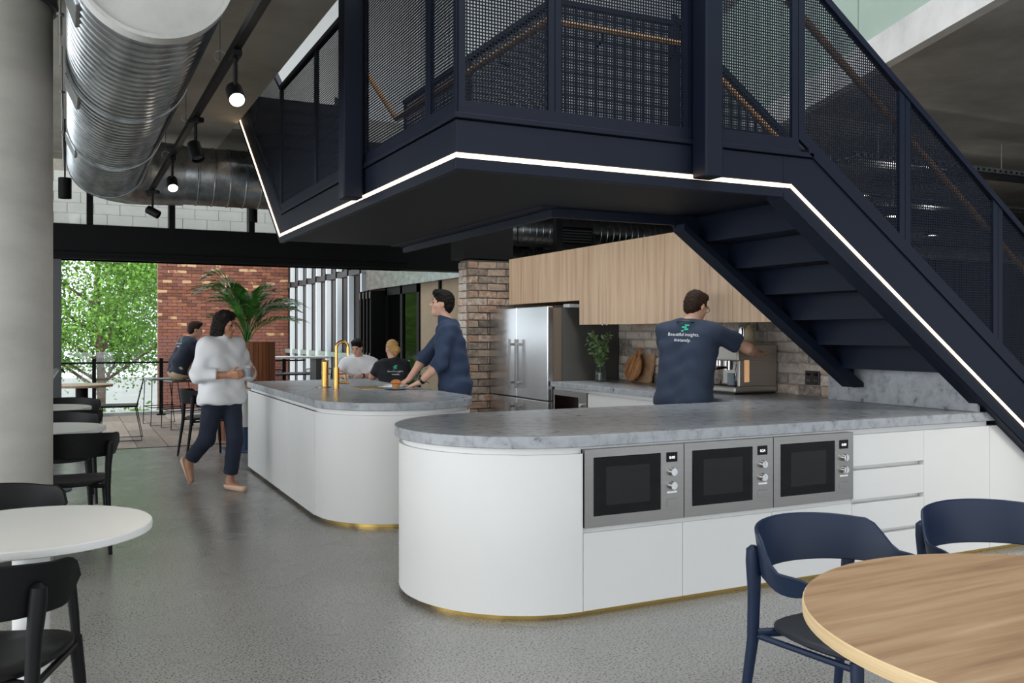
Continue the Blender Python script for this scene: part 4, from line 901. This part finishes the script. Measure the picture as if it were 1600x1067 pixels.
def leafy(name, label, loc, n, ln, wd, h, matn, seed):
    t = thing(name, label, 'plant', loc); rn = random.Random(seed)
    MB().lathe([(.12, 0), (.15, .25), (.14, .25), (.11, .2), (.001, .2)], 24, cap=False).build('pot', 'grey_panel', t)
    for k in range(n):
        a = rn.uniform(0, 2 * PI); o_ = rn.uniform(.25, 1) * ln; z = h * rn.uniform(.55, 1)
        mb = MB(); row = []
        for q in range(8):
            s_ = q / 7; c = Vector((math.cos(a) * o_ * s_, math.sin(a) * o_ * s_, .2 + z * math.sin(min(1.9, s_ * 1.9)))); sd = Vector((-math.sin(a), math.cos(a), 0)) * wd * math.sin(PI * max(.04, (s_ - .3) / .7 if s_ > .3 else .04)) ** .8
            mb.v += [tuple(c - sd), tuple(c + Vector((0, 0, -.15 * wd))), tuple(c + sd)]
        for q in range(7): mb.f += [(q * 3, q * 3 + 1, q * 3 + 4, q * 3 + 3), (q * 3 + 1, q * 3 + 2, q * 3 + 5, q * 3 + 4)]
        mb.build('leaf', matn, t, recalc=False)
leafy('potted_plant', 'bushy green potted plant behind the person with a blond bun', (4.45, 12.6, 0), 26, .42, .045, .85, 'palm_leaf', 3)
leafy('potted_plant', 'dark broad-leaved potted plant hidden behind the concrete column', (-.35, 10.6, 0), 9, .5, .11, 1.15, 'banana_leaf', 8)
# trees beyond the balustrade
def tree(label, loc, h, spread, nleaf, seed, matn):
    t = thing('tree', label, 'tree', loc); rn = random.Random(seed); npr = np.random.default_rng(seed)
    tr = MB(); tr.tube([(0, 0, 0), (.1, .05, h * .25), (-.05, .1, h * .45), (.1, 0, h * .75)], [.17, .13, .10, .04], 10); ends = []
    for k in range(16):
        a = rn.uniform(0, 2 * PI); z0 = h * rn.uniform(.22, .6); l = spread * rn.uniform(.55, 1)
        p1 = Vector((math.cos(a) * l * .5, math.sin(a) * l * .5, z0 + l * .35)); p2 = Vector((math.cos(a) * l, math.sin(a) * l, z0 + l * rn.uniform(.45, .9)))
        tr.tube([(0, .05, z0), p1, p2], [.06, .035, .012], 6); ends += [p1.lerp(p2, q) for q in (.1, .5, .9)]
    tr.build('trunk', 'bark', t)
    cl = np.array([[e_.x, e_.y, e_.z] for e_ in ends]); idx = npr.integers(0, len(cl), nleaf)
    c = cl[idx] + npr.normal(0, 1, (nleaf, 3)) * np.array([.42, .42, .36]) * spread / 2.6; c[:, 2] = np.clip(c[:, 2], h * .2, h * 1.1)
    d = npr.normal(0, 1, (nleaf, 3)); d /= np.linalg.norm(d, axis=1)[:, None]; w = np.cross(d, npr.normal(0, 1, (nleaf, 3))); w /= np.linalg.norm(w, axis=1)[:, None]
    l = npr.uniform(.08, .16, (nleaf, 1)); v = np.stack([c, c + d * l * .5 + w * l * .3, c + d * l, c + d * l * .5 - w * l * .3], 1).reshape(-1, 3)
    me = bpy.data.meshes.new('foliage'); me.from_pydata(v.tolist(), [], np.arange(nleaf * 4).reshape(-1, 4).tolist()); me.materials.append(M[matn]); o = link('foliage', me, t); o['kind'] = 'stuff'
tree('broad green tree with several trunks seen beyond the glass balustrade', (.9, 32, -4), 14.5, 4.0, 60000, 21, 'leaf')
tree('lighter green tree standing behind the broad one beyond the balustrade', (-3.4, 39, -4), 14, 3.6, 26000, 22, 'leaf_light')
tree('low dark green tree below the terrace edge', (.3, 21.5, -4), 5.2, 1.25, 5000, 23, 'leaf')
# ------------------------------------------------------------------ people: one blended surface per body, clothes and hair over it
V = lambda *a: np.array(a, dtype=np.float32)
def nrm(v): v = np.asarray(v, dtype=np.float32); return v / (np.linalg.norm(v) + 1e-9)
def cap_(a, b, ra, rb=None, k=.03, cut=None, sub=False): return dict(t='c', a=V(*a), b=V(*b), ra=ra, rb=ra if rb is None else rb, k=k, cut=cut or [], sub=sub)
def ell_(c, r, m=None, k=.02, cut=None, sub=False): return dict(t='e', c=V(*c), r=V(*r), m=np.eye(3, dtype=np.float32) if m is None else m, k=k, cut=cut or [], sub=sub)
def pd(p, P):
    if p['t'] == 'c':
        ba = p['b'] - p['a']; pa = P - p['a']; h = np.clip((pa @ ba) / max(float(ba @ ba), 1e-9), 0, 1)
        d = np.linalg.norm(pa - h[..., None] * ba, axis=-1) - (p['ra'] + h * (p['rb'] - p['ra']))
    else:
        q = (P - p['c']) @ p['m'].T; k0 = np.linalg.norm(q / p['r'], axis=-1); k1 = np.linalg.norm(q / (p['r'] ** 2), axis=-1); d = k0 * (k0 - 1) / np.maximum(k1, 1e-6)
    for c, n in p['cut']: d = np.maximum(d, (P - V(*c)) @ nrm(n))
    return d
def pb(p):
    if p['t'] == 'c': r = max(p['ra'], p['rb']); return np.minimum(p['a'], p['b']) - r, np.maximum(p['a'], p['b']) + r
    r = float(max(p['r'])); return p['c'] - r, p['c'] + r
def blend(D, d, k, sub):
    if sub: return np.maximum(D, -d)
    h = np.clip(.5 + .5 * (d - D) / k, 0, 1); return d * (1 - h) + D * h - k * h * (1 - h)
def sdf_mesh(name, prims, h, material, parent, wrinkle=None):
    lo = np.min([pb(p)[0] for p in prims if not p['sub']], 0) - 3 * h; hi = np.max([pb(p)[1] for p in prims if not p['sub']], 0) + 3 * h
    n = np.ceil((hi - lo) / h).astype(int) + 1; D = np.full(n, 1., np.float32)
    ax = [lo[i] + h * np.arange(n[i], dtype=np.float32) for i in range(3)]
    for p in prims:
        a, b = pb(p); m_ = p['k'] + 2.5 * h
        i0 = np.clip(np.floor((a - m_ - lo) / h).astype(int), 0, n); i1 = np.clip(np.ceil((b + m_ - lo) / h).astype(int) + 1, 0, n)
        if np.any(i1 <= i0): continue
        sl = tuple(slice(i0[i], i1[i]) for i in range(3)); P = np.stack(np.meshgrid(*[ax[i][sl[i]] for i in range(3)], indexing='ij'), -1)
        D[sl] = blend(D[sl], pd(p, P), p['k'], p['sub'])
    if wrinkle:
        amp, fq = wrinkle; X_, Y_, Z_ = np.meshgrid(*ax, indexing='ij')
        D += amp * (np.sin(fq * (Z_ + .6 * X_) + 3 * np.sin(fq * .31 * Y_)) + np.sin(fq * .7 * (Y_ - .8 * Z_) + 2 * np.sin(fq * .4 * X_)))
    S = D < 0
    c = np.zeros(n - 1, np.int8)
    for dx_ in (0, 1):
        for dy in (0, 1):
            for dz_ in (0, 1): c += S[dx_:n[0] - 1 + dx_, dy:n[1] - 1 + dy, dz_:n[2] - 1 + dz_]
    act = np.argwhere((c > 0) & (c < 8)); ids = np.full(n - 1, -1, np.int32); ids[tuple(act.T)] = np.arange(len(act))
    acc = np.zeros((len(act), 3), np.float32); cnt = np.zeros(len(act), np.float32)
    corners = [(i, j, k) for i in (0, 1) for j in (0, 1) for k in (0, 1)]
    for A in corners:
        for ax_ in range(3):
            if A[ax_]: continue
            B = list(A); B[ax_] = 1
            da = D[tuple((act + A).T)]; db = D[tuple((act + B).T)]; x = (da < 0) != (db < 0)
            t = np.where(x, da / np.where(x, da - db, 1), 0); pt = np.array(A, np.float32)[None] + t[:, None] * (np.array(B, np.float32) - np.array(A, np.float32))[None]
            acc[x] += pt[x]; cnt[x] += 1
    vv = lo + (act + acc / cnt[:, None]) * h
    fs = []
    for ax_ in range(3):
        o1, o2 = [(1, 2), (2, 0), (0, 1)][ax_]
        sl0 = [slice(None)] * 3; sl1 = [slice(None)] * 3; sl0[ax_] = slice(0, -1); sl1[ax_] = slice(1, None)
        e_ = np.argwhere(S[tuple(sl0)] != S[tuple(sl1)]); ok_ = np.all([(e_[:, o1] > 0), (e_[:, o2] > 0), (e_[:, o1] < n[o1] - 1), (e_[:, o2] < n[o2] - 1)], 0); e_ = e_[ok_]
        q = []
        for (a, b) in ((1, 1), (0, 1), (0, 0), (1, 0)):
            w = e_.copy(); w[:, o1] -= a; w[:, o2] -= b; q.append(ids[tuple(w.T)])
        q = np.stack(q, 1); flip = ~S[tuple(e_.T)]; q[flip] = q[flip][:, ::-1]; fs.append(q)
    fs = np.concatenate(fs); fs = fs[(fs >= 0).all(1)]
    me = bpy.data.meshes.new(name); me.vertices.add(len(vv)); me.vertices.foreach_set('co', vv.astype(np.float32).ravel())
    me.loops.add(fs.size); me.loops.foreach_set('vertex_index', fs.ravel().astype(np.int32)); me.polygons.add(len(fs)); me.polygons.foreach_set('loop_start', np.arange(0, fs.size, 4, dtype=np.int32))
    me.update(); me.validate(); me.shade_smooth(); me.materials.append(M[material])
    o = link(name, me, parent); sm = o.modifiers.new('smooth', 'SMOOTH'); sm.factor = .5; sm.iterations = 2
    return o
def hand(wr, d, n, side, curl=(15, 20), spread=1., ln=1.):
    """palm and five unequal bent fingers; d along the hand, n the way the palm faces, side = thumb side"""
    d, n = nrm(d), nrm(n); n = nrm(n - d * (n @ d)); s = nrm(side); s = nrm(s - d * (s @ d) - n * (s @ n)); out = []; L_ = (.066, .076, .07, .054)
    for i in range(4):
        kx = wr + d * (.088 - .006 * (i == 3) - .004 * (i == 0)) * ln + s * (1.5 - i) * .0195 * spread
        out.append(cap_(wr + s * (1.5 - i) * .011 + d * .008, kx, .0165, .0125, .014))
        a = R(curl[0]); d1 = d * math.cos(a) + n * math.sin(a); a2 = R(curl[0] + curl[1] * (1 + .1 * i)); d2 = d * math.cos(a2) + n * math.sin(a2)
        m_ = kx + d1 * L_[i] * .52 * ln; out += [cap_(kx, m_, .0098, .0088, .005), cap_(m_, m_ + d2 * L_[i] * .5 * ln, .0088, .0072, .004)]
    t0 = wr + d * .025 + s * .022; td = nrm(d * .62 + s * .72 + n * .25); t1 = t0 + td * .042; td2 = nrm(d * .85 + s * .35 + n * .3)
    return out + [cap_(t0, t1, .0145, .0115, .012), cap_(t1, t1 + td2 * .034, .011, .0085, .004)]
def head_prims(c, f, u, hs):
    f, u = nrm(f), nrm(u); u = nrm(u - f * (u @ f)); s = np.cross(u, f); m = np.stack([s, f, u]); q = lambda a, b, e_: c + (s * a + f * b + u * e_) * hs
    E = lambda p, r, k=.02: ell_(p, V(*r) * hs, m, k)
    pr_ = [E(q(0, -.012, .02), (.075, .094, .102)), E(q(0, .024, -.045), (.056, .066, .078), .03), E(q(0, .066, -.098), (.026, .022, .022), .03),
           cap_(q(0, .088, .012), q(0, .108, -.022), .008 * hs, .0125 * hs, .010), cap_(q(-.016, .094, -.026), q(.016, .094, -.026), .008 * hs, None, .008),
           cap_(q(-.036, .074, .028), q(.036, .074, .028), .014 * hs, None, .012), cap_(q(-.02, .084, -.056), q(.02, .084, -.056), .0085 * hs, None, .008),
           E(q(-.04, .052, -.022), (.024, .022, .024)), E(q(.04, .052, -.022), (.024, .022, .024))]
    pr_ += [E(q(w * .034, .093, .004), (.013, .010, .008), .006) | dict(sub=True) for w in (-1, 1)]
    pr_ += [E(q(w * .077, -.006, -.008), (.009, .019, .031), .006) for w in (-1, 1)]
    return pr_, q, m, s
def person(label, loc, rz, J, st_):
    t = thing('person', label, 'person', loc, rz); J = {k: V(*v) for k, v in J.items()}; hs = st_.get('hs', .93); h = st_.get('h', .0062); sk_ = st_.get('skin', 'skin'); g = st_.get('girth', 1.)
    c, f, u = J['head'], J['face'], J.get('hup', V(0, 0, 1)); hp, q, m, sdir = head_prims(c, f, u, hs)
    pel = (J['hp_l'] + J['hp_r']) / 2; shm = (J['sh_l'] + J['sh_r']) / 2; up = nrm(shm - pel); lf = nrm(J['sh_l'] - J['sh_r']); chest = shm - up * .15; hl = nrm(J['hp_l'] - J['hp_r']); fw_ = nrm(np.cross(lf, up))
    if 'bend' in J: mid = (pel + chest) / 2 + J['bend']
    else: mid = (pel + chest) / 2
    def torso(i=0., low=0.):
        o = [cap_(J['hp_l'] + hl * .01 - up * low, J['hp_r'] - hl * .01 - up * low, (.112 + i) * g, None, .05)]
        for w in (-1, 1):
            o += [cap_(pel + hl * w * .07 + up * .03, mid + lf * w * .068, (.108 + i) * g, (.103 + i) * g, .05), cap_(mid + lf * w * .068, chest + lf * w * .083, (.103 + i) * g, (.112 + i) * g, .05),
                  cap_(shm + up * .055 - fw_ * .012, shm + (J['sh_l'] if w > 0 else J['sh_r']) * 0 + lf * w * .15 + up * .002, (.052 + i), (.056 + i), .05)]
        return o + [cap_(shm - lf * .11 - up * .04, shm + lf * .11 - up * .04, (.092 + i) * g, None, .06)]
    def arm(w, i=0., to=2.):
        s_, e_, r_ = J['sh_' + w], J['el_' + w], J['wr_' + w]; o = []
        if to <= 1: b = s_ + (e_ - s_) * to; return [cap_(s_, b + (e_ - s_) * .08, .060 + i, .052 + i * 1.3, .035, [(b, e_ - s_)])]
        o = [cap_(s_, e_, .058 + i, .043 + i, .035)]
        if to < 2: b = e_ + (r_ - e_) * (to - 1); return o + [cap_(e_, b + (r_ - e_) * .08, .043 + i, .038 + i, .03, [(b, r_ - e_)])]
        md = e_ + (r_ - e_) * .3; return o + [cap_(e_, md, .042 + i, .041 + i, .03), cap_(md, r_, .041 + i, .027 + i, .02)]
    def leg(w, i=0., cuff=None):
        a, k_, n_ = J['hp_' + w], J['kn_' + w], J['an_' + w]; cm2 = k_ + (n_ - k_) * .3 - nrm(np.cross(J['hp_l'] - J['hp_r'], n_ - k_)) * .012
        o = [cap_(a, k_, (.088 + i) * g, .060 + i, .04)]
        if cuff is None: return o + [cap_(k_, cm2, .056 + i, .054 + i, .03), cap_(cm2, n_, .054 + i, .037 + i, .03)]
        b = k_ + (n_ - k_) * cuff; return o + [cap_(k_, b + (n_ - k_) * .06, .060 + i, .050 + i, .03, [(b, n_ - k_)])]
    body = torso() + arm('l') + arm('r') + leg('l', -.008) + leg('r', -.008)
    for w in 'lr':
        body += [cap_(J['an_' + w], J['an_' + w] + (J['to_' + w] - J['an_' + w]) * .1 - V(0, 0, .03), .036, .034, .02), cap_(J['an_' + w] - V(0, 0, .035), J['to_' + w], .034, .022, .02)] + J_hand(J, st_, w)
    body += [cap_(shm + up * .05, q(0, -.022, -.07), .056, .050, .03)] + hp
    sdf_mesh('body', body, h, sk_, t)
    hc = h * 1.15
    # trousers
    wz = pel + up * .12
    sdf_mesh('trousers', [p | dict(cut=[(wz, up)]) for p in torso(.010)[:3]] + leg('l', .012, st_.get('cuff', .94)) + leg('r', .012, st_.get('cuff', .94)), hc, st_['trousers'], t, (.0012, 55))
    # top
    hem = pel + up * st_.get('hem', -.04); tp_ = torso(.020, .03 if st_.get('hem', -.04) < 0 else 0)
    nk = shm + up * .085; hem_n = st_.get('hem_n', -up)
    tp_ = [p | dict(cut=[(hem, hem_n), (nk, up)]) for p in tp_]
    lo_ = st_.get('loose', 0.)
    if lo_: tp_ += [cap_(pel + hl * w * .075, chest + lf * w * .08, .115 + lo_, .118 + lo_ * .6, .05, [(hem, hem_n)]) for w in (-1, 1)]
    tp_ += arm('l', .014 + lo_ * .5, st_['sleeve']) + arm('r', .014 + lo_ * .5, st_['sleeve']) + [cap_(shm + up * .04, shm + up * .10, .064, .060, .02, [(nk, up)])]
    shirt = sdf_mesh('shirt', tp_, hc, st_['top'], t, st_.get('wr', (.0032, 42)))
    if st_.get('collar'):
        nb = shm + up * .10 + fw_ * .004
        sdf_mesh('collar', [cap_(nb - up * .02, nb + up * .035, .080, .070, .01, [(nb + up * .032, up - fw_ * .45), (nb - up * .03, -up)])], hc, st_['top'], shirt)
    if st_.get('buttons'):
        bm_ = MB()
        for k in range(6):
            z = .30 - k * .075; p0 = pel + up * z; pt = p0 + fw_ * .2
            for _ in range(60):
                dmin = min(float(pd(p_, pt[None])[0]) for p_ in tp_); pt = pt - fw_ * max(dmin * .6, -.01)
                if dmin < .002: break
            MB().ell(Vector(pt.tolist()), (.006, .006, .006), 8).build('button', 'print_white', shirt)
    # shoes
    for w in 'lr':
        a_, o_ = J['an_' + w], J['to_' + w]; dn = V(0, 0, -1) if 'sole_' + w not in J else nrm(J['sole_' + w]); low = st_.get('pump')
        hl_ = a_ + dn * .045 - nrm(o_ - a_) * .015
        sdf_mesh('shoe', [cap_(hl_, o_ + nrm(o_ - hl_) * .01, .044, .034, .02, [(a_ + dn * (.035 if low else .01), -dn)])] + ([] if low else [cap_(a_ + dn * .03, a_ + dn * .0, .045, .046, .02, [(a_, -dn)])]), hc, st_.get('shoes', 'black_plastic'), t)
    # hair, eyes, brows, lips
    E = lambda a, r, k=.02, **kw: ell_(q(*a), V(*r) * hs, m, k, **kw)
    hr_ = [E((0, -.020, .034), (.084, .101, .104))]
    style = st_.get('hairstyle', 'short'); neck_cut = [(q(0, 0, -.062), -nrm(u))]
    if style == 'short': hr_ = [hr_[0] | dict(cut=neck_cut), E((0, .045, .102), (.062, .052, .034), .03), E((.02, .06, .098), (.045, .035, .03), .02), E((0, -.06, -.02), (.066, .05, .07), .03)]
    if style == 'bob': hr_ += [E((.06, -.02, -.06), (.034, .06, .10), .04), E((-.06, -.02, -.06), (.034, .06, .10), .04), E((0, -.07, -.07), (.085, .05, .12), .04), E((.03, -.09, -.13), (.06, .04, .06), .04), E((-.02, .04, .10), (.07, .05, .03), .03)]
    if style == 'bun': hr_ += [E((.0, -.128, -.03), (.055, .046, .058), .012), E((0, -.07, -.05), (.06, .05, .06), .03), E((.01, -.12, -.075), (.02, .02, .035), .02)]
    hr_ += [E((0, .105, -.045), (.10, .088, .108), sub=True), E((0, .02, -.11), (.064, .075, .06), sub=True)]
    if style == 'short' or style == 'bun': hr_ += [E((w * .085, .035, -.035), (.03, .05, .06), sub=True) for w in (-1, 1)]
    sdf_mesh('hair', hr_, h * .8, st_['hair'], t, (.0016, 170))
    R3 = Matrix([[float(m[j][i]) for j in range(3)] for i in range(3)])
    for w in (-1, 1):
        MB().ell(Vector(q(w * .033, .082, .004).tolist()), (.013 * hs, .008 * hs, .006 * hs), 12, R3).build('eye', 'eye', t)
        MB().ell(Vector(q(w * .035, .088, .030).tolist()), (.020 * hs, .006 * hs, .0042 * hs), 12, R3).build('eyebrow', st_['hair'] if st_['hair'] != 'hair_blond' else 'hair_brown', t)
    MB().ell(Vector(q(0, .0905, -.057).tolist()), (.023 * hs, .006 * hs, .006 * hs), 12, R3).build('mouth', 'lips', t)
    t['_'] = 0; del t['_']
    def project(start, d):
        pt = start.copy(); d = nrm(d)
        for _ in range(80):
            Dv = np.float32(1.)
            for p_ in tp_: Dv = blend(Dv, pd(p_, pt[None])[0], p_['k'], False)
            am, fq = st_.get('wr', (.0032, 42)); x_, y_, z_ = (float(v_) for v_ in pt)
            Dv = Dv + am * (math.sin(fq * (z_ + .6 * x_) + 3 * math.sin(fq * .31 * y_)) + math.sin(fq * .7 * (y_ - .8 * z_) + 2 * math.sin(fq * .4 * x_)))
            pt = pt + d * float(Dv) * .7
            if Dv < .0008: break
        return pt - d * .0045
    return t, shirt, dict(shm=shm, up=up, lf=lf, fw=fw_, chest=chest, q=q, m=R3, project=project)
def J_hand(J, st_, w):
    hd_ = st_['hand_' + w]; return hand(J['wr_' + w], V(*hd_[0]), V(*hd_[1]), V(*hd_[2]), *(hd_[3:] or ()))
def back_print(info, shirt, size=.034, z=-.05, lines=('Beautiful insights.', 'instantly.')):
    o = info; base = o['shm'] + o['up'] * z - o['fw'] * .35
    ax = Matrix([list(map(float, -o['lf'] * -1 if False else o['lf'] * -1)), list(map(float, o['up'])), list(map(float, -o['fw']))]).transposed()   # text x runs to the wearer's right when seen from behind
    def mk(dy): 
        m4 = ax.to_4x4(); m4.translation = Vector((base + o['up'] * dy).tolist()); return m4
    prj = lambda co: Vector(o['project'](V(co.x, co.y, co.z), o['fw']).tolist())
    for k, tx in enumerate(lines): text_mesh(tx, size, 'print_text', 'print_white', shirt, mk(-.042 * k * size / .034 - .02), 0, project=prj)
    lg = MB()
    for (x0, x1, y0, y1) in ((-.004, .030, .062, .074), (-.024, .012, .046, .058), (-.004, .026, .030, .042), (-.024, -.008, .016, .028)):
        n_ = 4
        for a in range(n_):
            xa, xb = x0 + (x1 - x0) * a / n_, x0 + (x1 - x0) * (a + 1) / n_; m4 = mk(.0)
            lg.add([prj(m4 @ Vector((x, y, 0))) for x, y in ((xa, y0), (xb, y0), (xb, y1), (xa, y1))], [(0, 1, 2, 3)])
    lg.build('print_logo', 'print_green', shirt, smooth=False, recalc=False)
def wristband(t, J, w, mt='black_plastic', face=False):
    a, b = np.array(J['el_' + w]), np.array(J['wr_' + w]); d = nrm(b - a); p = b - d * .03
    o = MB().tube([Vector((p - d * .011).tolist()), Vector((p + d * .011).tolist())], .0335, 20, cap=False).tube([Vector((p - d * .011).tolist()), Vector((p + d * .011).tolist())], .0355, 20).build('watch_strap' if face else 'wristband', mt, t)
    if face: MB().ell(Vector((p + V(0, 0, .034)).tolist()), (.019, .019, .007), 14).build('watch_face', 'black_glass', o)

FWA = math.degrees(math.atan2(math.cos(YAW), math.sin(YAW)))      # compass angle of the view axis, only used to write poses down
# the woman walking past the island, cup in her hands
J = dict(hp_r=(-.01, -.085, .84), hp_l=(.01, .085, .84), sh_l=(.012, .155, 1.28), sh_r=(-.012, -.155, 1.28), head=(.03, .01, 1.475), face=(.92, .34, -.2), kn_r=(-.09, -.09, .46), an_r=(-.32, -.09, .245), to_r=(-.28, -.095, .075), kn_l=(.10, .06, .46), an_l=(.05, .045, .085), to_l=(.2, .05, .028),
         el_l=(.05, .27, 1.03), wr_l=(.235, .085, 1.05), el_r=(.0, -.275, 1.03), wr_r=(.215, -.115, 1.035), sole_r=(-.95, 0, -.3))
wm, shirt, inf = person('woman in a white blouse and navy trousers walking past the island', (1.235, 8.355, 0), R(-56), J, dict(top='shirt_white', sleeve=1.62, trousers='trousers_navy', cuff=.84, hem=-.06, loose=.012, hair='hair_dark', hairstyle='bob', skin='skin_tan', shoes='shoe_nude', pump=True, hs=.94, girth=.95, wr=(.0042, 44), hand_l=((1, -.25, .0), (0, -1, .3), (.2, 0, 1), (35, 40)), hand_r=((1, .25, .0), (0, 1, .3), (.2, 0, 1), (35, 40))))
cu = thing('cup', 'small pale blue cup held by the walking woman', 'cup', wm.matrix_basis @ Vector((.325, -.012, 1.02)))
MB().lathe([(.001, .002), (.026, 0), (.03, .01), (.037, .07), (.034, .07), (.027, .012), (.001, .01)], 24, cap=False).build('bowl', 'ceramic_blue', cu)

# the man leaning on the island
J = dict(hp_l=(-.02, .09, .92), hp_r=(-.02, -.09, .92), sh_l=(.04, .19, 1.415), sh_r=(.06, -.19, 1.42), head=(.105, 0, 1.662), face=(1, .08, .10), hup=(-.1, 0, 1), kn_l=(.02, .10, .50), an_l=(-.05, .10, .09), to_l=(.12, .12, .03), kn_r=(.03, -.10, .50), an_r=(-.02, -.10, .09), to_r=(.15, -.12, .03),
         el_l=(.10, .275, 1.13), wr_l=(.285, .19, .962), el_r=(.29, -.26, 1.16), wr_r=(.43, -.19, .962))
mn, shirt, inf = person('man in a blue button shirt and beige chinos leaning on the island', (3.14, 7.58, 0), R(153.8), J, dict(top='shirt_navy', sleeve=1.22, trousers='chino', hem=-.10, loose=.012, collar=True, buttons=True, hair='hair_dark', skin='skin', hs=.95, girth=1.02, wr=(.0042, 46), hand_l=((1, .0, -.38), (0, 0, -1), (.2, -1, 0), (8, 10)), hand_r=((.9, .25, -.38), (0, 0, -1), (.2, 1, 0), (8, 10))))
wristband(mn, J, 'l', face=True)

# the man at the coffee machine
J = dict(hp_l=(-.03, .09, .90), hp_r=(-.03, -.09, .90), sh_l=(.04, .20, 1.405), sh_r=(.10, -.20, 1.395), head=(.135, -.02, 1.60), face=(.93, -.22, -.36), hup=(.3, 0, 1), kn_l=(.02, .10, .49), an_l=(-.05, .10, .09), to_l=(.12, .12, .03), kn_r=(.02, -.10, .49), an_r=(-.05, -.10, .09), to_r=(.12, -.12, .03),
         el_l=(.26, .27, 1.14), wr_l=(.47, .10, 1.115), el_r=(.39, -.32, 1.285), wr_r=(.665, -.285, 1.225))
cf, shirt, inf = person('man in a navy printed tee making coffee at the espresso machine', (4.23, 5.60, 0), R(24), J, dict(top='tee_navy', sleeve=.66, trousers='jeans_dark', hem=-.06, loose=.008, hair='hair_brown', skin='skin', hs=.95, girth=1.06, hand_l=((1, -.1, .02), (0, -1, -.2), (0, 0, 1), (50, 60)), hand_r=((.96, .12, .2), (0, .3, -1), (0, 1, .2), (18, 25))))
back_print(inf, shirt, .036, -.03)
wristband(cf, J, 'l')
gl_ = MB(); q = inf['q']
for w in (-1, 1):
    ring = [q(w * .035 + .024 * math.cos(a), .100, .004 + .017 * math.sin(a)) for a in np.linspace(0, 2 * PI, 17)]
    gl_.tube([Vector(p.tolist()) for p in ring], .0022, 6, cap=False); gl_.tube([Vector(q(w * .06, .098, .01).tolist()), Vector(q(w * .080, .0, .008).tolist())], .0022, 6)
gl_.tube([Vector(q(-.012, .102, .008).tolist()), Vector(q(.012, .102, .008).tolist())], .002, 6); gl_.build('spectacles', 'black_plastic', cf)
MB().tube([Vector(v) for v in ((.10, .055, 1.47), (.035, .085, 1.475), (-.03, .05, 1.487), (-.045, 0, 1.492), (-.03, -.05, 1.485), (.035, -.085, 1.475), (.10, -.055, 1.465))], .006, 8).build('lanyard', 'black_plastic', cf)

# the man on the bar stool
J = dict(hp_l=(-.04, .09, .83), hp_r=(-.04, -.09, .83), sh_l=(.10, .19, 1.245), sh_r=(.10, -.19, 1.245), head=(.20, -.01, 1.445), face=(.96, -.2, -.1), kn_l=(.38, .12, .80), an_l=(.30, .12, .37), to_l=(.44, .13, .32), kn_r=(.38, -.12, .80), an_r=(.30, -.12, .37), to_r=(.44, -.13, .32),
         el_l=(.26, .25, 1.03), wr_l=(.48, .14, 1.075), el_r=(.26, -.25, 1.03), wr_r=(.48, -.14, 1.075), bend=(-.03, 0, 0))
sm_, shirt, inf = person('man in a navy printed tee sitting on a bar stool on the terrace', (1.50, 14.0, 0), R(12), J, dict(top='tee_navy', sleeve=.7, trousers='chino', cuff=.5, hem=-.03, hair='hair_brown', h=.009, hs=.95, hand_l=((1, -.4, 0), (0, 0, -1), (.3, -1, 0)), hand_r=((1, .4, 0), (0, 0, -1), (.3, 1, 0))))
shirt.data.materials[0] = M['trousers_navy']; back_print(inf, shirt, .036, -.03)

# the two people at the cafe table
J = dict(hp_l=(-.06, .09, .53), hp_r=(-.06, -.09, .53), sh_l=(.07, .20, .975), sh_r=(.07, -.20, .975), head=(.165, -.02, 1.19), face=(.88, -.3, -.42), kn_l=(.36, .11, .50), an_l=(.34, .11, .09), to_l=(.48, .12, .03), kn_r=(.36, -.11, .50), an_r=(.34, -.11, .09), to_r=(.48, -.12, .03),
         el_l=(.20, .27, .80), wr_l=(.40, .06, .795), el_r=(.20, -.27, .80), wr_r=(.40, -.13, .795), bend=(-.03, 0, 0))
wt_, shirt, inf = person('man in a white tee sitting at the cafe table looking at a phone', (3.80, 12.72, 0), R(-112), J, dict(top='shirt_white', sleeve=.75, trousers='jeans_dark', hem=-.03, hair='hair_dark', h=.009, hs=.95, hand_l=((.7, -.7, 0), (0, 0, -1), (.7, -.7, .2), (25, 35)), hand_r=((1, -.1, .02), (0, .3, -1), (.2, 1, 0), (25, 35))))
wristband(wt_, J, 'l')
ph = tag(MB().box(-.036, .036, -.075, .075, 0, .008).build('phone', 'phone_glass', smooth=False, bevel=.003), 'dark phone in the hands of the man in the white tee', 'phone'); ph.location = wt_.matrix_basis @ Vector((.50, -.10, .745)); ph.rotation_euler = (0, 0, R(-100))
J = dict(hp_l=(-.06, .09, .53), hp_r=(-.06, -.09, .53), sh_l=(.03, .175, .955), sh_r=(.03, -.175, .955), head=(.075, .0, 1.185), face=(.9, .35, -.1), kn_l=(.36, .11, .50), an_l=(.34, .11, .09), to_l=(.48, .12, .03), kn_r=(.36, -.11, .50), an_r=(.34, -.11, .09), to_r=(.48, -.12, .03),
         el_l=(.16, .25, .80), wr_l=(.38, .14, .79), el_r=(.16, -.25, .80), wr_r=(.38, -.12, .79))
bn, shirt, inf = person('person with a blond bun in a black printed tee seen from behind', (3.97, 11.72, 0), R(88), J, dict(top='tee_black', sleeve=.7, trousers='jeans_dark', hem=-.03, hair='hair_blond', hairstyle='bun', h=.008, hs=.92, girth=.93, hand_l=((1, -.3, 0), (0, 0, -1), (.3, -1, 0)), hand_r=((1, .3, 0), (0, 0, -1), (.3, 1, 0))))
back_print(inf, shirt, .032, -.09)
